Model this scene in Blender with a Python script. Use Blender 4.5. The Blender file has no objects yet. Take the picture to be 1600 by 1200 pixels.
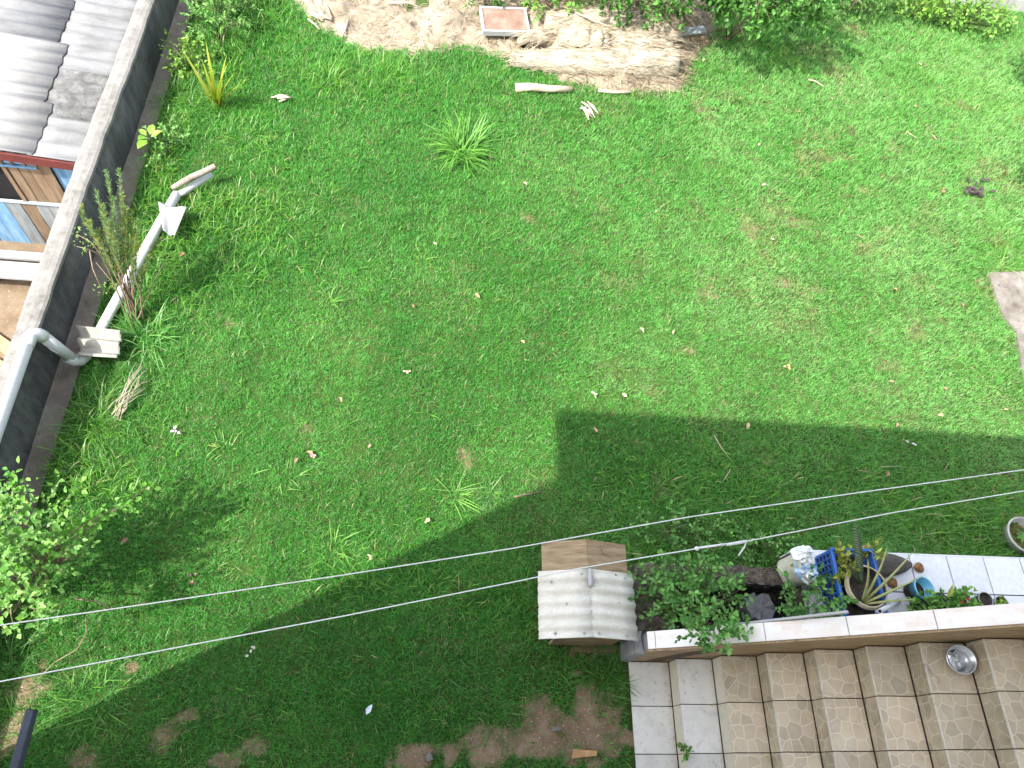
import bpy, math, random
import numpy as np
from mathutils import Vector, Matrix
random.seed(7); rng = np.random.default_rng(7)
scene = bpy.context.scene
COL = scene.collection

# ------------------------------------------------------------------ camera
F = 1150.0                                    # focal length in pixels of the 1600 px wide photograph
TILT, ROLL, YAW = .5062, .2774, -.2462
CAM = np.array([-1.8563, -.8398, 6.2717])
def rz(t): return np.array([[math.cos(t), -math.sin(t), 0], [math.sin(t), math.cos(t), 0], [0, 0, 1]])
rx = np.array([[1, 0, 0], [0, math.cos(TILT), -math.sin(TILT)], [0, math.sin(TILT), math.cos(TILT)]])
ROT = rz(YAW) @ rx @ rz(ROLL)
cam = bpy.data.cameras.new('camera'); cam_o = bpy.data.objects.new('camera', cam); COL.objects.link(cam_o)
cam.sensor_width = 36; cam.lens = F / 1600 * 36; cam.clip_start = .02; cam.clip_end = 500
M4 = np.eye(4); M4[:3, :3] = ROT; M4[:3, 3] = CAM
cam_o.matrix_world = Matrix(M4.tolist())
scene.camera = cam_o

# ------------------------------------------------------------------ sky, sun, exposure
ELEV = math.radians(52); SH = np.array([.876, .482])          # shadows fall along SH
w = bpy.data.worlds.new('World'); scene.world = w; w.use_nodes = True
nt = w.node_tree; bg = nt.nodes['Background']
sky = nt.nodes.new('ShaderNodeTexSky'); sky.sky_type = 'NISHITA'; sky.sun_disc = False
sky.sun_elevation = ELEV; sky.sun_rotation = math.atan2(-SH[0], -SH[1]); sky.altitude = 300
sky.dust_density = 3.; sky.ozone_density = .6
hz_ = nt.nodes.new('ShaderNodeHueSaturation'); hz_.inputs['Saturation'].default_value = .5      # bright thin cloud whitens the sky
nt.links.new(sky.outputs[0], hz_.inputs['Color']); nt.links.new(hz_.outputs[0], bg.inputs[0]); bg.inputs[1].default_value = .15
sl = bpy.data.lights.new('sun', 'SUN'); sl.energy = 2.45; sl.angle = math.radians(.53); sl.color = (1, .955, .88)
so = bpy.data.objects.new('sun', sl); COL.objects.link(so)
to_sun = Vector((-SH[0] * math.cos(ELEV), -SH[1] * math.cos(ELEV), math.sin(ELEV)))
so.rotation_euler = to_sun.to_track_quat('Z', 'Y').to_euler(); so.location = (-10, -6, 14)
vs = scene.view_settings; vs.view_transform = 'Standard'; vs.look = 'None'; vs.gamma = 1; vs.exposure = 2.15
vs.use_curve_mapping = False
scene.render.engine = 'CYCLES'
scene.cycles.max_bounces = 8; scene.cycles.transparent_max_bounces = 8

# ------------------------------------------------------------------ surveying helpers (photograph pixel -> place)
def ray(u, v): return ROT @ np.array([(u - 800) / F, (600 - v) / F, -1.])
def gp(u, v, z=0.):
    d = ray(u, v); return CAM + d * (z - CAM[2]) / d[2]
def aty(u, v, y):
    d = ray(u, v); return CAM + d * (y - CAM[1]) / d[1]
def proj(P):
    q = (np.asarray(P) - CAM) @ ROT
    return 800 + F * q[:, 0] / -q[:, 2], 600 - F * q[:, 1] / -q[:, 2]
def uni(a, b, n=None): return rng.uniform(a, b, n)
class Noise2:
    def __init__(s, seed, size=64): s.g = np.random.default_rng(seed).random((size, size)); s.n = size
    def __call__(s, x, y):
        x = np.asarray(x, float); y = np.asarray(y, float)
        i = np.floor(x).astype(int); j = np.floor(y).astype(int); fx = x - i; fy = y - j
        fx = fx * fx * (3 - 2 * fx); fy = fy * fy * (3 - 2 * fy); n = s.n; g = s.g
        a = g[i % n, j % n]; b = g[(i + 1) % n, j % n]; c = g[i % n, (j + 1) % n]; d = g[(i + 1) % n, (j + 1) % n]
        return (a * (1 - fx) + b * fx) * (1 - fy) + (c * (1 - fx) + d * fx) * fy
NA, NB, NC = Noise2(1), Noise2(2), Noise2(3)
def fbm(x, y, s): return .55 * NA(x * s, y * s) + .3 * NB(x * s * 2.1 + 5, y * s * 2.1) + .15 * NC(x * s * 4.3, y * s * 4.3 + 9)

# ------------------------------------------------------------------ materials
MATS = {}
def nodes(name):
    m = bpy.data.materials.new(name); m.use_nodes = True; t = m.node_tree
    return m, t, t.nodes['Principled BSDF'], t.nodes['Material Output']
def N(t, kind, **kw):
    n = t.nodes.new(kind)
    for k, v in kw.items(): setattr(n, k, v)
    return n
def c4(c): return (c[0], c[1], c[2], 1)
def ramp(t, fac, stops):
    r = N(t, 'ShaderNodeValToRGB'); e = r.color_ramp.elements
    while len(e) < len(stops): e.new(.5)
    for k, (p, c) in enumerate(stops): e[k].position = p; e[k].color = c4(c)
    t.links.new(fac, r.inputs[0]); return r.outputs[0]
def noise(t, scale, detail=6, rough=.6, vec=None, dist=0):
    n = N(t, 'ShaderNodeTexNoise'); n.inputs['Scale'].default_value = scale; n.inputs['Detail'].default_value = detail
    n.inputs['Roughness'].default_value = rough; n.inputs['Distortion'].default_value = dist
    if vec is not None: t.links.new(vec, n.inputs['Vector'])
    return n.outputs[0]
def position(t, stretch=None):
    g = N(t, 'ShaderNodeNewGeometry').outputs['Position']
    if stretch is None: return g
    m = N(t, 'ShaderNodeVectorMath', operation='MULTIPLY'); t.links.new(g, m.inputs[0]); m.inputs[1].default_value = stretch
    return m.outputs[0]
def mixc(t, fac, a, b, blend='MIX'):
    m = N(t, 'ShaderNodeMix', data_type='RGBA', blend_type=blend)
    for sock, v in ((m.inputs[0], fac), (m.inputs[6], a), (m.inputs[7], b)):
        if isinstance(v, (int, float)): sock.default_value = v
        elif isinstance(v, tuple): sock.default_value = c4(v)
        else: t.links.new(v, sock)
    return m.outputs[2]
def bump(t, bsdf, h, strength, dist=.01):
    b = N(t, 'ShaderNodeBump'); b.inputs['Strength'].default_value = strength; b.inputs['Distance'].default_value = dist
    t.links.new(h, b.inputs['Height']); t.links.new(b.outputs[0], bsdf.inputs['Normal'])
def pm(name, stops, scale=6., rough=.8, bmp=.3, bscale=60., stretch=None, spots=None, metal=0., rnd=0., spec=.3):
    """procedural surface: noise ramp + finer speckle + bump; rnd = brightness change from object to object"""
    if name in MATS: return MATS[name]
    m, t, b, o = nodes(name); pos = position(t, stretch)
    col = ramp(t, noise(t, scale, 8, .65, pos), stops)
    fine = noise(t, bscale, 5, .7, pos)
    col = mixc(t, .35, col, ramp(t, fine, [(.3, (.45, .45, .45)), (.7, (1, 1, 1))]), 'MULTIPLY')
    if spots:
        sc, lo, hi, c = spots
        col = mixc(t, ramp(t, noise(t, sc, 7, .7, position(t)), [(lo, (0, 0, 0)), (hi, (1, 1, 1))]), col, c)
    if rnd:
        r = N(t, 'ShaderNodeObjectInfo').outputs['Random']
        mr = N(t, 'ShaderNodeMapRange'); t.links.new(r, mr.inputs[0]); mr.inputs[3].default_value = 1 - rnd; mr.inputs[4].default_value = 1 + rnd
        hv = N(t, 'ShaderNodeHueSaturation'); t.links.new(mr.outputs[0], hv.inputs['Value']); t.links.new(col, hv.inputs['Color']); col = hv.outputs[0]
    t.links.new(col, b.inputs['Base Color']); b.inputs['Roughness'].default_value = rough
    b.inputs['Metallic'].default_value = metal; b.inputs['Specular IOR Level'].default_value = spec
    if bmp: bump(t, b, fine, bmp)
    MATS[name] = m; return m
def leafmat(name, trans=.35, gloss=.06, vein=True):
    """foliage: own colour from the 'Col' attribute, light passes through"""
    if name in MATS: return MATS[name]
    m, t, b, o = nodes(name)
    a = N(t, 'ShaderNodeAttribute', attribute_name='Col').outputs['Color']
    d = N(t, 'ShaderNodeBsdfDiffuse'); tr = N(t, 'ShaderNodeBsdfTranslucent'); g = N(t, 'ShaderNodeBsdfGlossy')
    g.inputs['Roughness'].default_value = .42
    t.links.new(a, d.inputs[0])
    y = mixc(t, 1., a, (1., 1.15, .4), 'MULTIPLY'); t.links.new(y, tr.inputs[0])
    mx = N(t, 'ShaderNodeMixShader'); mx.inputs[0].default_value = trans
    t.links.new(d.outputs[0], mx.inputs[1]); t.links.new(tr.outputs[0], mx.inputs[2])
    fr = N(t, 'ShaderNodeMixShader'); fr.inputs[0].default_value = gloss
    t.links.new(mx.outputs[0], fr.inputs[1]); t.links.new(g.outputs[0], fr.inputs[2])
    t.links.new(fr.outputs[0], o.inputs[0]); t.nodes.remove(b); MATS[name] = m; return m
def attmat(name, rough=.9):
    if name in MATS: return MATS[name]
    m, t, b, o = nodes(name)
    t.links.new(N(t, 'ShaderNodeAttribute', attribute_name='Col').outputs['Color'], b.inputs['Base Color'])
    b.inputs['Roughness'].default_value = rough; b.inputs['Specular IOR Level'].default_value = .2; MATS[name] = m; return m
GRASS = leafmat('grass_blades', .42, .025); LEAF = leafmat('leaves', .36, .02); STRAW = attmat('straw')

# ------------------------------------------------------------------ mesh helpers
ORG = {}
def tag(o, label=None, cat=None, group=None, kind=None):
    for k, v in (('label', label), ('category', cat), ('group', group), ('kind', kind)):
        if v: o[k] = v
    return o
def thing(name, label, cat, loc, group=None):
    o = bpy.data.objects.new(name, None); COL.objects.link(o); o.empty_display_size = .1
    o.location = Vector([float(a) for a in loc]); ORG[o.name] = np.array([float(a) for a in loc])
    return tag(o, label, cat, group)
def link(name, me, parent=None, loc=None):
    """loc given: the mesh is local to loc (world); else the mesh is in world coordinates"""
    o = bpy.data.objects.new(name, me); COL.objects.link(o)
    po = ORG[parent.name] if parent else np.zeros(3)
    wl = np.array(loc, float) if loc is not None else np.zeros(3)
    if parent: o.parent = parent
    o.location = Vector((wl - po).tolist()); ORG[o.name] = wl
    return o
def np_mesh(name, verts, tris, mat, cols=None, smooth=False, nper=3):
    me = bpy.data.meshes.new(name); verts = np.ascontiguousarray(verts, np.float32); tris = np.ascontiguousarray(tris, np.int32)
    me.vertices.add(len(verts)); me.vertices.foreach_set('co', verts.ravel())
    me.loops.add(tris.size); me.loops.foreach_set('vertex_index', tris.ravel())
    me.polygons.add(len(tris)); me.polygons.foreach_set('loop_start', np.arange(0, tris.size, nper, dtype=np.int32))
    if smooth: me.polygons.foreach_set('use_smooth', np.ones(len(tris), bool))
    if cols is not None:
        at = me.attributes.new('Col', 'FLOAT_COLOR', 'POINT')
        at.data.foreach_set('color', np.hstack([cols, np.ones((len(cols), 1))]).astype(np.float32).ravel())
    me.materials.append(mat); me.update(calc_edges=True); return me
class MB:
    def __init__(s): s.v = []; s.f = []
    def add(s, vs, fs):
        k = len(s.v); s.v += [tuple(map(float, p)) for p in vs]; s.f += [tuple(i + k for i in f) for f in fs]; return s
    def box(s, c, size, R=None, bevel=0.):
        hx, hy, hz = (a / 2 for a in size); R = np.eye(3) if R is None else R; c = np.array(c, float)
        b = min(bevel, hx * .9, hy * .9, hz * .9)
        if b <= 0:
            P = [(x, y, z) for z in (-hz, hz) for x, y in ((-hx, -hy), (hx, -hy), (hx, hy), (-hx, hy))]
            Fs = [(3, 2, 1, 0), (4, 5, 6, 7), (0, 1, 5, 4), (1, 2, 6, 5), (2, 3, 7, 6), (3, 0, 4, 7)]
        else:
            P = []
            for z, i in ((-hz, b), (-hz + b, 0), (hz - b, 0), (hz, b)):
                P += [(x, y, z) for x, y in ((-hx + i, -hy + i), (hx - i, -hy + i), (hx - i, hy - i), (-hx + i, hy - i))]
            Fs = [(3, 2, 1, 0), (12, 13, 14, 15)]
            for l in range(3):
                for k in range(4): Fs.append((l * 4 + k, l * 4 + (k + 1) % 4, l * 4 + 4 + (k + 1) % 4, l * 4 + 4 + k))
        return s.add([c + R @ np.array(p) for p in P], Fs)
    def tube(s, pts, radii, n=8, cap=True, squash=1.):
        pts = [np.array(p, float) for p in pts]; k = len(s.v)
        if np.isscalar(radii): radii = [radii] * len(pts)
        up = np.array([0, 0, 1.])
        for i, p in enumerate(pts):
            d = pts[min(i + 1, len(pts) - 1)] - pts[max(i - 1, 0)]; d = d / (np.linalg.norm(d) + 1e-9)
            a = np.cross(d, up if abs(d[2]) < .95 else np.array([1., 0, 0])); a /= np.linalg.norm(a); b = np.cross(a, d)
            for j in range(n):
                t = 2 * math.pi * j / n; s.v.append(tuple(p + radii[i] * (a * math.cos(t) + b * math.sin(t) * squash)))
        for i in range(len(pts) - 1):
            for j in range(n):
                s.f.append((k + i * n + j, k + i * n + (j + 1) % n, k + (i + 1) * n + (j + 1) % n, k + (i + 1) * n + j))
        if cap:
            s.f.append(tuple(k + j for j in reversed(range(n)))); e = k + (len(pts) - 1) * n; s.f.append(tuple(e + j for j in range(n)))
        return s
    def lathe(s, c, prof, n=24, R=None, wob=0., ring=False):
        k = len(s.v); R = np.eye(3) if R is None else R; c = np.array(c, float)
        for r, z in prof:
            for j in range(n):
                t = 2 * math.pi * j / n; q = r * (1 + wob * math.sin(3 * t + z * 9))
                s.v.append(tuple(c + R @ np.array([q * math.cos(t), q * math.sin(t), z])))
        for i in range(len(prof) - 1):
            for j in range(n):
                s.f.append((k + i * n + j, k + i * n + (j + 1) % n, k + (i + 1) * n + (j + 1) % n, k + (i + 1) * n + j))
        e = k + (len(prof) - 1) * n
        if ring:
            for j in range(n): s.f.append((e + j, e + (j + 1) % n, k + (j + 1) % n, k + j))
            return s
        s.f.append(tuple(k + j for j in reversed(range(n)))); s.f.append(tuple(e + j for j in range(n)))
        return s
    def prism(s, poly, z0, z1):
        n = len(poly); return s.add([(x, y, z0) for x, y in poly] + [(x, y, z1) for x, y in poly],
            [tuple(reversed(range(n))), tuple(range(n, 2 * n))] + [(i, (i + 1) % n, n + (i + 1) % n, n + i) for i in range(n)])
    def prism_y(s, poly, y0, y1):      # poly in x,z
        n = len(poly); return s.add([(x, y0, z) for x, z in poly] + [(x, y1, z) for x, z in poly],
            [tuple(range(n)), tuple(reversed(range(n, 2 * n)))] + [((i + 1) % n, i, n + i, n + (i + 1) % n) for i in range(n)])
    def build(s, name, mat, parent=None, smooth=False, loc=None):
        me = bpy.data.meshes.new(name); me.from_pydata(s.v, [], s.f); me.materials.append(mat)
        if smooth:
            me.polygons.foreach_set('use_smooth', [len(p.vertices) <= 4 for p in me.polygons])
        me.update(); return link(name, me, parent, loc)
def rotm(ax, t):
    c, s_ = math.cos(t), math.sin(t)
    return {'x': np.array([[1, 0, 0], [0, c, -s_], [0, s_, c]]), 'y': np.array([[c, 0, s_], [0, 1, 0], [-s_, 0, c]]), 'z': rz(t)}[ax]
def ribbons(base, az, length, width, pitch, droop, col, nseg=4, tipw=.12, fold=.0):
    """curved tapering blades: base (n,3), arrays; returns verts, tris, cols"""
    n = len(base); vs_, cs = [], []
    hor = np.stack([np.cos(az), np.sin(az), 0 * az], 1); side = np.stack([-np.sin(az), np.cos(az), 0 * az], 1)
    p = base.copy(); step = (length / nseg)[:, None]
    for k in range(nseg + 1):
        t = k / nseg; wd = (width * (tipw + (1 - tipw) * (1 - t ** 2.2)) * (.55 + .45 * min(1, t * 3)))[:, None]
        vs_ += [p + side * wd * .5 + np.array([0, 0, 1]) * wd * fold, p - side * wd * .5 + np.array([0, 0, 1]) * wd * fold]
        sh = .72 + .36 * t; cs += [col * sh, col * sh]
        e = (pitch - droop * t)[:, None]
        p = p + step * (hor * np.cos(e) + np.array([0, 0, 1]) * np.sin(e))
    V = np.stack(vs_, 1).reshape(-1, 3); Cc = np.stack(cs, 1).reshape(-1, 3); m = 2 * (nseg + 1)
    q = []
    for k in range(nseg): q += [[2 * k, 2 * k + 1, 2 * k + 3], [2 * k, 2 * k + 3, 2 * k + 2]]
    T = (np.array(q)[None] + (np.arange(n) * m)[:, None, None]).reshape(-1, 3)
    return V, T, Cc
def kites(c, d, nrm, ln, wd, col, fold=.18):
    """leaves: c base point, d direction, nrm approximate normal"""
    d = d / np.linalg.norm(d, axis=1)[:, None]; s_ = np.cross(d, nrm); s_ /= (np.linalg.norm(s_, axis=1)[:, None] + 1e-9); n_ = np.cross(s_, d)
    ln = ln[:, None]; wd = wd[:, None]; n = len(c)
    v = np.stack([c, c + d * ln * .38 + s_ * wd * .5 + n_ * wd * fold, c + d * ln * .75 + s_ * wd * .33 + n_ * wd * fold * .5,
                  c + d * ln - n_ * ln * .1, c + d * ln * .75 - s_ * wd * .33 + n_ * wd * fold * .5, c + d * ln * .38 - s_ * wd * .5 + n_ * wd * fold], 1).reshape(-1, 3)
    q = np.array([[0, 1, 2], [0, 2, 3], [0, 3, 4], [0, 4, 5]])
    T = (q[None] + (np.arange(n) * 6)[:, None, None]).reshape(-1, 3)
    return v, T, np.repeat(col, 6, 0)
def cat_mesh(parts):
    V, T, Cc = [], [], []; k = 0
    for v, t, c in parts: V.append(v); T.append(t + k); Cc.append(c); k += len(v)
    return np.vstack(V), np.vstack(T), np.vstack(Cc)
def np_obj(name, parts, mat, parent=None):
    V, T, Cc = cat_mesh(parts); return link(name, np_mesh(name, V, T, mat, Cc), parent)
def tint(n, a, b, jit=.12):
    t = rng.random((n, 1)); c = np.array(a) * (1 - t) + np.array(b) * t
    return np.clip(c * (1 + rng.normal(0, jit, (n, 1))), .002, .9)
def unit(n):
    v = rng.normal(size=(n, 3)); return v / np.linalg.norm(v, axis=1)[:, None]

# ================================================================== SETTING
M_soil = pm('soil', [(.3, (.12, .075, .045)), (.5, (.2, .125, .075)), (.7, (.27, .185, .115))], 5, .95, .6, 70)
M_turf = pm('turf_soil', [(.3, (.05, .075, .02)), (.5, (.09, .11, .035)), (.7, (.19, .15, .075))], 2.2, .95, .6, 70)
M_conc = pm('concrete', [(.25, (0.099, 0.095, 0.085)), (.5, (0.168, 0.158, 0.144)), (.75, (0.228, 0.218, 0.198))], 4, .9, .5, 90, spots=(14, .58, .72, (.12, .115, .105)))
# bare earth patches: photo pixel, half widths in pixels
BARE = [(905, 1132, 72, 56), (765, 1160, 52, 26), (650, 1180, 40, 32), (700, 1170, 18, 26), (835, 1165, 26, 24), (365, 1185, 40, 20), (400, 1165, 30, 22), (255, 1150, 24, 34),
        (290, 1120, 20, 10), (120, 1188, 40, 22), (725, 712, 16, 24), (478, 668, 16, 16), (560, 318, 10, 10), (912, 385, 8, 18), (880, 432, 12, 8), (820, 335, 14, 14), (1222, 440, 22, 13),
        (1280, 452, 12, 9), (1165, 355, 30, 22), (1240, 350, 30, 16), (1350, 300, 20, 10), (1397, 228, 12, 10), (1098, 165, 22, 12), (1270, 488, 10, 10),
        (1100, 460, 30, 10), (1130, 628, 12, 8), (1390, 570, 18, 14), (45, 1080, 26, 36), (20, 1140, 24, 40), (355, 505, 10, 12), (910, 880, 5, 5), (1330, 45, 22, 12), (1240, 1170 - 1000, 16, 9),
        (1430, 350, 20, 9), (430, 1120, 20, 10), (1075, 545, 22, 8), (480, 690, 10, 10), (935, 1014, 40, 7), (990, 690, 20, 8), (205, 1040, 14, 10)]
bare_w = []
for u, v, a, b in BARE:
    c = gp(u, v); sx = abs(gp(u + a, v)[0] - gp(u - a, v)[0]) / 2; sy = abs(gp(u, v - b)[1] - gp(u, v + b)[1]) / 2
    bare_w.append((c[0], c[1], sx, sy, (.62 if u < 560 else .9) if v > 1000 else .4))
def bare(x, y):
    m = np.zeros_like(x)
    wob = (fbm(x, y, 5.) - .5) * 1.9 + (fbm(x + 3, y, 19.) - .5) * 1.3
    for k, (cx, cy, sx, sy, st_) in enumerate(bare_w):
        r = np.sqrt(((x - cx) / sx) ** 2 + ((y - cy) / sy) ** 2) + wob
        m = np.maximum(m, st_ * np.clip((1.35 - r) / .9, 0, 1))
    return m
def ground_mesh():
    xs = np.concatenate([np.arange(-4.96, 8, .05), np.geomspace(8, 60, 24)]); ys = np.concatenate([-np.geomspace(1.4, 40, 20)[::-1], np.arange(-1.35, 11, .05), np.geomspace(11, 60, 20)])
    X, Y = np.meshgrid(xs, ys); near = (X < 8.1) & (Y < 11) & (Y > -1.4)
    Z = np.where(near, (fbm(X, Y, 1.2) - .5) * .03 + (fbm(X, Y, 9) - .5) * .016, 0) - .018
    B = bare(X, Y) * near; nx, ny = len(xs), len(ys)
    # thinner turf on the right: more tan thatch shows
    V = np.stack([X, Y, Z], -1).reshape(-1, 3)
    i = np.arange(ny - 1)[:, None] * nx + np.arange(nx - 1)[None]; Q = np.stack([i, i + 1, i + nx + 1, i + nx], -1).reshape(-1, 4)
    m, t, b, o = nodes('lawn_earth')
    a = N(t, 'ShaderNodeAttribute', attribute_name='Col').outputs['Color']
    pos = position(t)
    turf = ramp(t, noise(t, 2.2, 8, .65, pos), [(.3, (.028, .055, .011)), (.55, (.05, .085, .02)), (.75, (.11, .115, .045))])
    soil = ramp(t, noise(t, 7, 8, .7, pos), [(.3, (.15, .1, .065)), (.5, (.24, .165, .11)), (.72, (.34, .25, .175))])
    fine = noise(t, 90, 6, .75, pos)
    sep = N(t, 'ShaderNodeSeparateColor'); t.links.new(a, sep.inputs[0])
    ad_ = N(t, 'ShaderNodeMath', operation='MULTIPLY_ADD'); t.links.new(noise(t, 38, 6, .75, pos), ad_.inputs[0]); ad_.inputs[1].default_value = .9; t.links.new(sep.outputs[0], ad_.inputs[2])
    col = mixc(t, ramp(t, ad_.outputs[0], [(.68, (0, 0, 0)), (.95, (1, 1, 1))]), turf, soil)
    col = mixc(t, .5, col, ramp(t, fine, [(.3, (.5, .5, .5)), (.7, (1, 1, 1))]), 'MULTIPLY')
    t.links.new(col, b.inputs['Base Color']); b.inputs['Roughness'].default_value = .95; b.inputs['Specular IOR Level'].default_value = .15
    bump(t, b, fine, .8, .012)
    cols = np.repeat(B.reshape(-1, 1), 3, 1)
    return np_mesh('ground', V, Q, m, cols, True, 4)
g = link('ground', ground_mesh()); tag(g, 'lawn earth with bare brown patches', kind='structure')
# neighbour's lower yard
M_yard = pm('yard_dirt', [(.3, (0.113, 0.079, 0.047)), (.5, (0.177, 0.128, 0.081)), (.7, (0.226, 0.177, 0.123))], 3, .95, .7, 45, spots=(30, .6, .7, (.5, .45, .36)))
YZ = -1.5
mb = MB(); mb.add([(-60, -40, YZ), (-5.25, -40, YZ), (-5.25, 60, YZ), (-60, 60, YZ)], [(0, 1, 2, 3)])
tag(mb.build('yard', M_yard), 'sandy dirt yard below the boundary wall', kind='structure')
# concrete drain strip along the wall
M_strip = pm('strip_concrete', [(.25, (.14, .115, .09)), (.5, (.24, .2, .165)), (.75, (.33, .29, .24))], 5, .95, .5, 60, spots=(7, .6, .72, (.07, .09, .025)))
xs = np.linspace(-5.17, -4.9, 7); ys = np.arange(-6, 14, .1); X, Y = np.meshgrid(xs, ys)
Z = -.035 + (fbm(X, Y, 6) - .5) * .03 - .02 * np.sin((X + 5.17) / .27 * math.pi); nx, ny = len(xs), len(ys)
i = np.arange(ny - 1)[:, None] * nx + np.arange(nx - 1)[None]
st = link('path', np_mesh('path', np.stack([X, Y, Z], -1).reshape(-1, 3), np.stack([i, i + 1, i + nx + 1, i + nx], -1).reshape(-1, 4), M_strip, None, True, 4))
tag(st, 'narrow mossy concrete strip at the foot of the boundary wall', kind='structure')

# ------------------------------------------------------------------ boundary wall
def wall_mat():
    m, t, b, o = nodes('weathered_render'); pos = position(t, (1, 1, .35))
    col = ramp(t, noise(t, 3.2, 10, .78, pos), [(.3, (.016, .017, .018)), (.46, (.045, .046, .046)), (.6, (.1, .1, .095)), (.78, (.24, .23, .21))])
    col = mixc(t, ramp(t, noise(t, 5, 6, .7, position(t)), [(.55, (0, 0, 0)), (.75, (1, 1, 1))]), col, (.09, .095, .06))
    f = noise(t, 50, 6, .7, position(t)); col = mixc(t, .4, col, ramp(t, f, [(.3, (.5, .5, .5)), (.7, (1, 1, 1))]), 'MULTIPLY')
    t.links.new(col, b.inputs['Base Color']); b.inputs['Roughness'].default_value = .95; bump(t, b, f, .6); return m
WTOP = .5; WX0, WX1 = -5.31, -5.155
bw = thing('boundary_wall', 'long low black-stained concrete boundary wall with pale rough top', 'wall', (-5.23, 3, YZ))
def wall_body():
    ys = np.arange(-6, 14.01, .12); mb = MB(); n = len(ys); vs_ = []
    for y in ys:
        zt = WTOP - .03 + .01 * math.sin(y * 1.7)
        vs_ += [(WX0, y, YZ - .1), (WX0, y, zt), (WX1 + .012 * (float(fbm(y, 1, 2.)) - .5), y, zt), (WX1 + .02 * (float(fbm(y, 7, 2.)) - .5), y, .2), (WX1, y, -.2)]
    fs = [tuple(a * 5 + k for k in range(5)) for a in (0,)] + [tuple((n - 1) * 5 + k for k in reversed(range(5)))]
    for a in range(n - 1):
        for k in range(5): fs.append((a * 5 + k, (a + 1) * 5 + k, (a + 1) * 5 + (k + 1) % 5, a * 5 + (k + 1) % 5))
    return mb.add(vs_, fs)
wall_body().build('wall_body', wall_mat(), bw, True)
M_cope = pm('coping_concrete', [(.25, (0.104, 0.098, 0.087)), (.45, (0.191, 0.182, 0.166)), (.7, (0.257, 0.249, 0.233))], 9, .92, .8, 110, spots=(25, .58, .68, (.15, .14, .12)))
def coping():
    ys = np.arange(-6, 14.01, .05); mb = MB(); n = len(ys); vs_ = []
    for y in ys:
        a = .02 * (float(fbm(y, 3, 5.)) - .5); b = .022 * (float(fbm(y, 11, 5.)) - .5); zt = WTOP + .01 * math.sin(y * 1.7) + .012 * (float(fbm(y, 5, 7.)) - .5)
        vs_ += [(WX0 - .012 + a, y, zt - .045), (WX0 - .008 + a, y, zt - .01), (WX0 + .015 + a, y, zt), (-5.23, y, zt + .006 + a * .3), (WX1 - .015 + b, y, zt), (WX1 + .01 + b, y, zt - .012), (WX1 + .012 + b, y, zt - .045)]
    fs = [tuple(reversed(range(7))), tuple((n - 1) * 7 + k for k in range(7))]
    for a in range(n - 1):
        for k in range(7): fs.append((a * 7 + (k + 1) % 7, (a + 1) * 7 + (k + 1) % 7, (a + 1) * 7 + k, a * 7 + k))
    return mb.add(vs_, fs)
coping().build('coping', M_cope, bw, False)

# ------------------------------------------------------------------ house the picture is taken from (behind and above the camera; it throws the big shadow)
HX0, HY, HZ = -5.28, -1.0, 6.85
M_house = pm('house_paint', [(.3, (.62, .58, .5)), (.6, (.72, .68, .6)), (.8, (.76, .73, .66))], 1.5, .85, .2, 40)
ho = thing('house', 'cream rendered two storey house behind the viewpoint', 'house', (0, -4, 0))
MB().box((1.86, -4.5, 3.3), (14.28, 7.0, 7.0)).build('wall', M_house, ho)
rf = MB().box((1.86, -4.18, HZ + .06), (14.29, 7.68, .12)).build('roof', pm('roof_slab', [(.3, (.4, .38, .35)), (.7, (.55, .53, .5))], 3, .9, .3), ho)
for xw in (-3.6, 1.2, 5.0):
    wn = MB().box((xw, -.985, 5.3), (1.3, .04, 1.2), bevel=.006).build('window', pm('window_frame', [(.3, (.1, .1, .11)), (.7, (.14, .14, .15))], 8, .4, .1), ho)
    MB().box((xw, -.962, 5.3), (1.14, .012, 1.04)).build('pane', pm('dark_glass', [(.3, (.02, .025, .03)), (.7, (.03, .035, .04))], 2, .08, 0, spec=.6), wn)

# ------------------------------------------------------------------ concrete slab at right
M_slab = pm('slab_concrete', [(.3, (.1, .085, .07)), (.45, (.165, .145, .125)), (.58, (.215, .195, .17)), (.75, (.3, .28, .25))], 5, .95, .8, 55, spots=(16, .6, .68, (.07, .06, .05)))
sp = [gp(1543, 427), gp(1612, 425), gp(1760, 425), gp(1760, 620), gp(1612, 612), gp(1594, 572), gp(1591, 545), gp(1586, 520), gp(1570, 500), gp(1560, 478), gp(1552, 455)]
MB().prism([(p[0], p[1]) for p in sp], -.06, .022).build('concrete_slab', M_slab)
tag(bpy.data.objects['concrete_slab'], 'grey stained concrete slab at right edge of the lawn', 'slab')

# ------------------------------------------------------------------ rear block wall, top right corner
M_block = pm('grey_block', [(.3, (.3, .29, .28)), (.5, (.42, .41, .39)), (.7, (.5, .49, .47))], 5, .95, .5, 70, rnd=.12)
p0 = gp(1440, 16); p1 = gp(1600, 18); yw = (p0[1] + p1[1]) / 2 + .12
rw = thing('rear_wall', 'grey concrete block wall behind the weeds in top right corner', 'wall', (6.5, yw, 0))
MB().box((7.5, yw + .09, .8), (6.4, .1, 1.7)).build('mortar_core', pm('mortar', [(.3, (.16, .155, .15)), (.7, (.24, .23, .22))], 9, .95, .4), rw)
bl = MB().box((0, 0, 0), (.39, .13, .19), bevel=.006).build('block', M_block, rw, loc=(4.5, yw + .09, -2)); bme = bl.data; bpy.data.objects.remove(bl)
for r in range(8):
    for k in range(16):
        link('block', bme, rw, (4.5 + k * .4 + (r % 2) * .2, yw + .088 + random.uniform(-.003, .003), .08 + r * .2))

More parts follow.
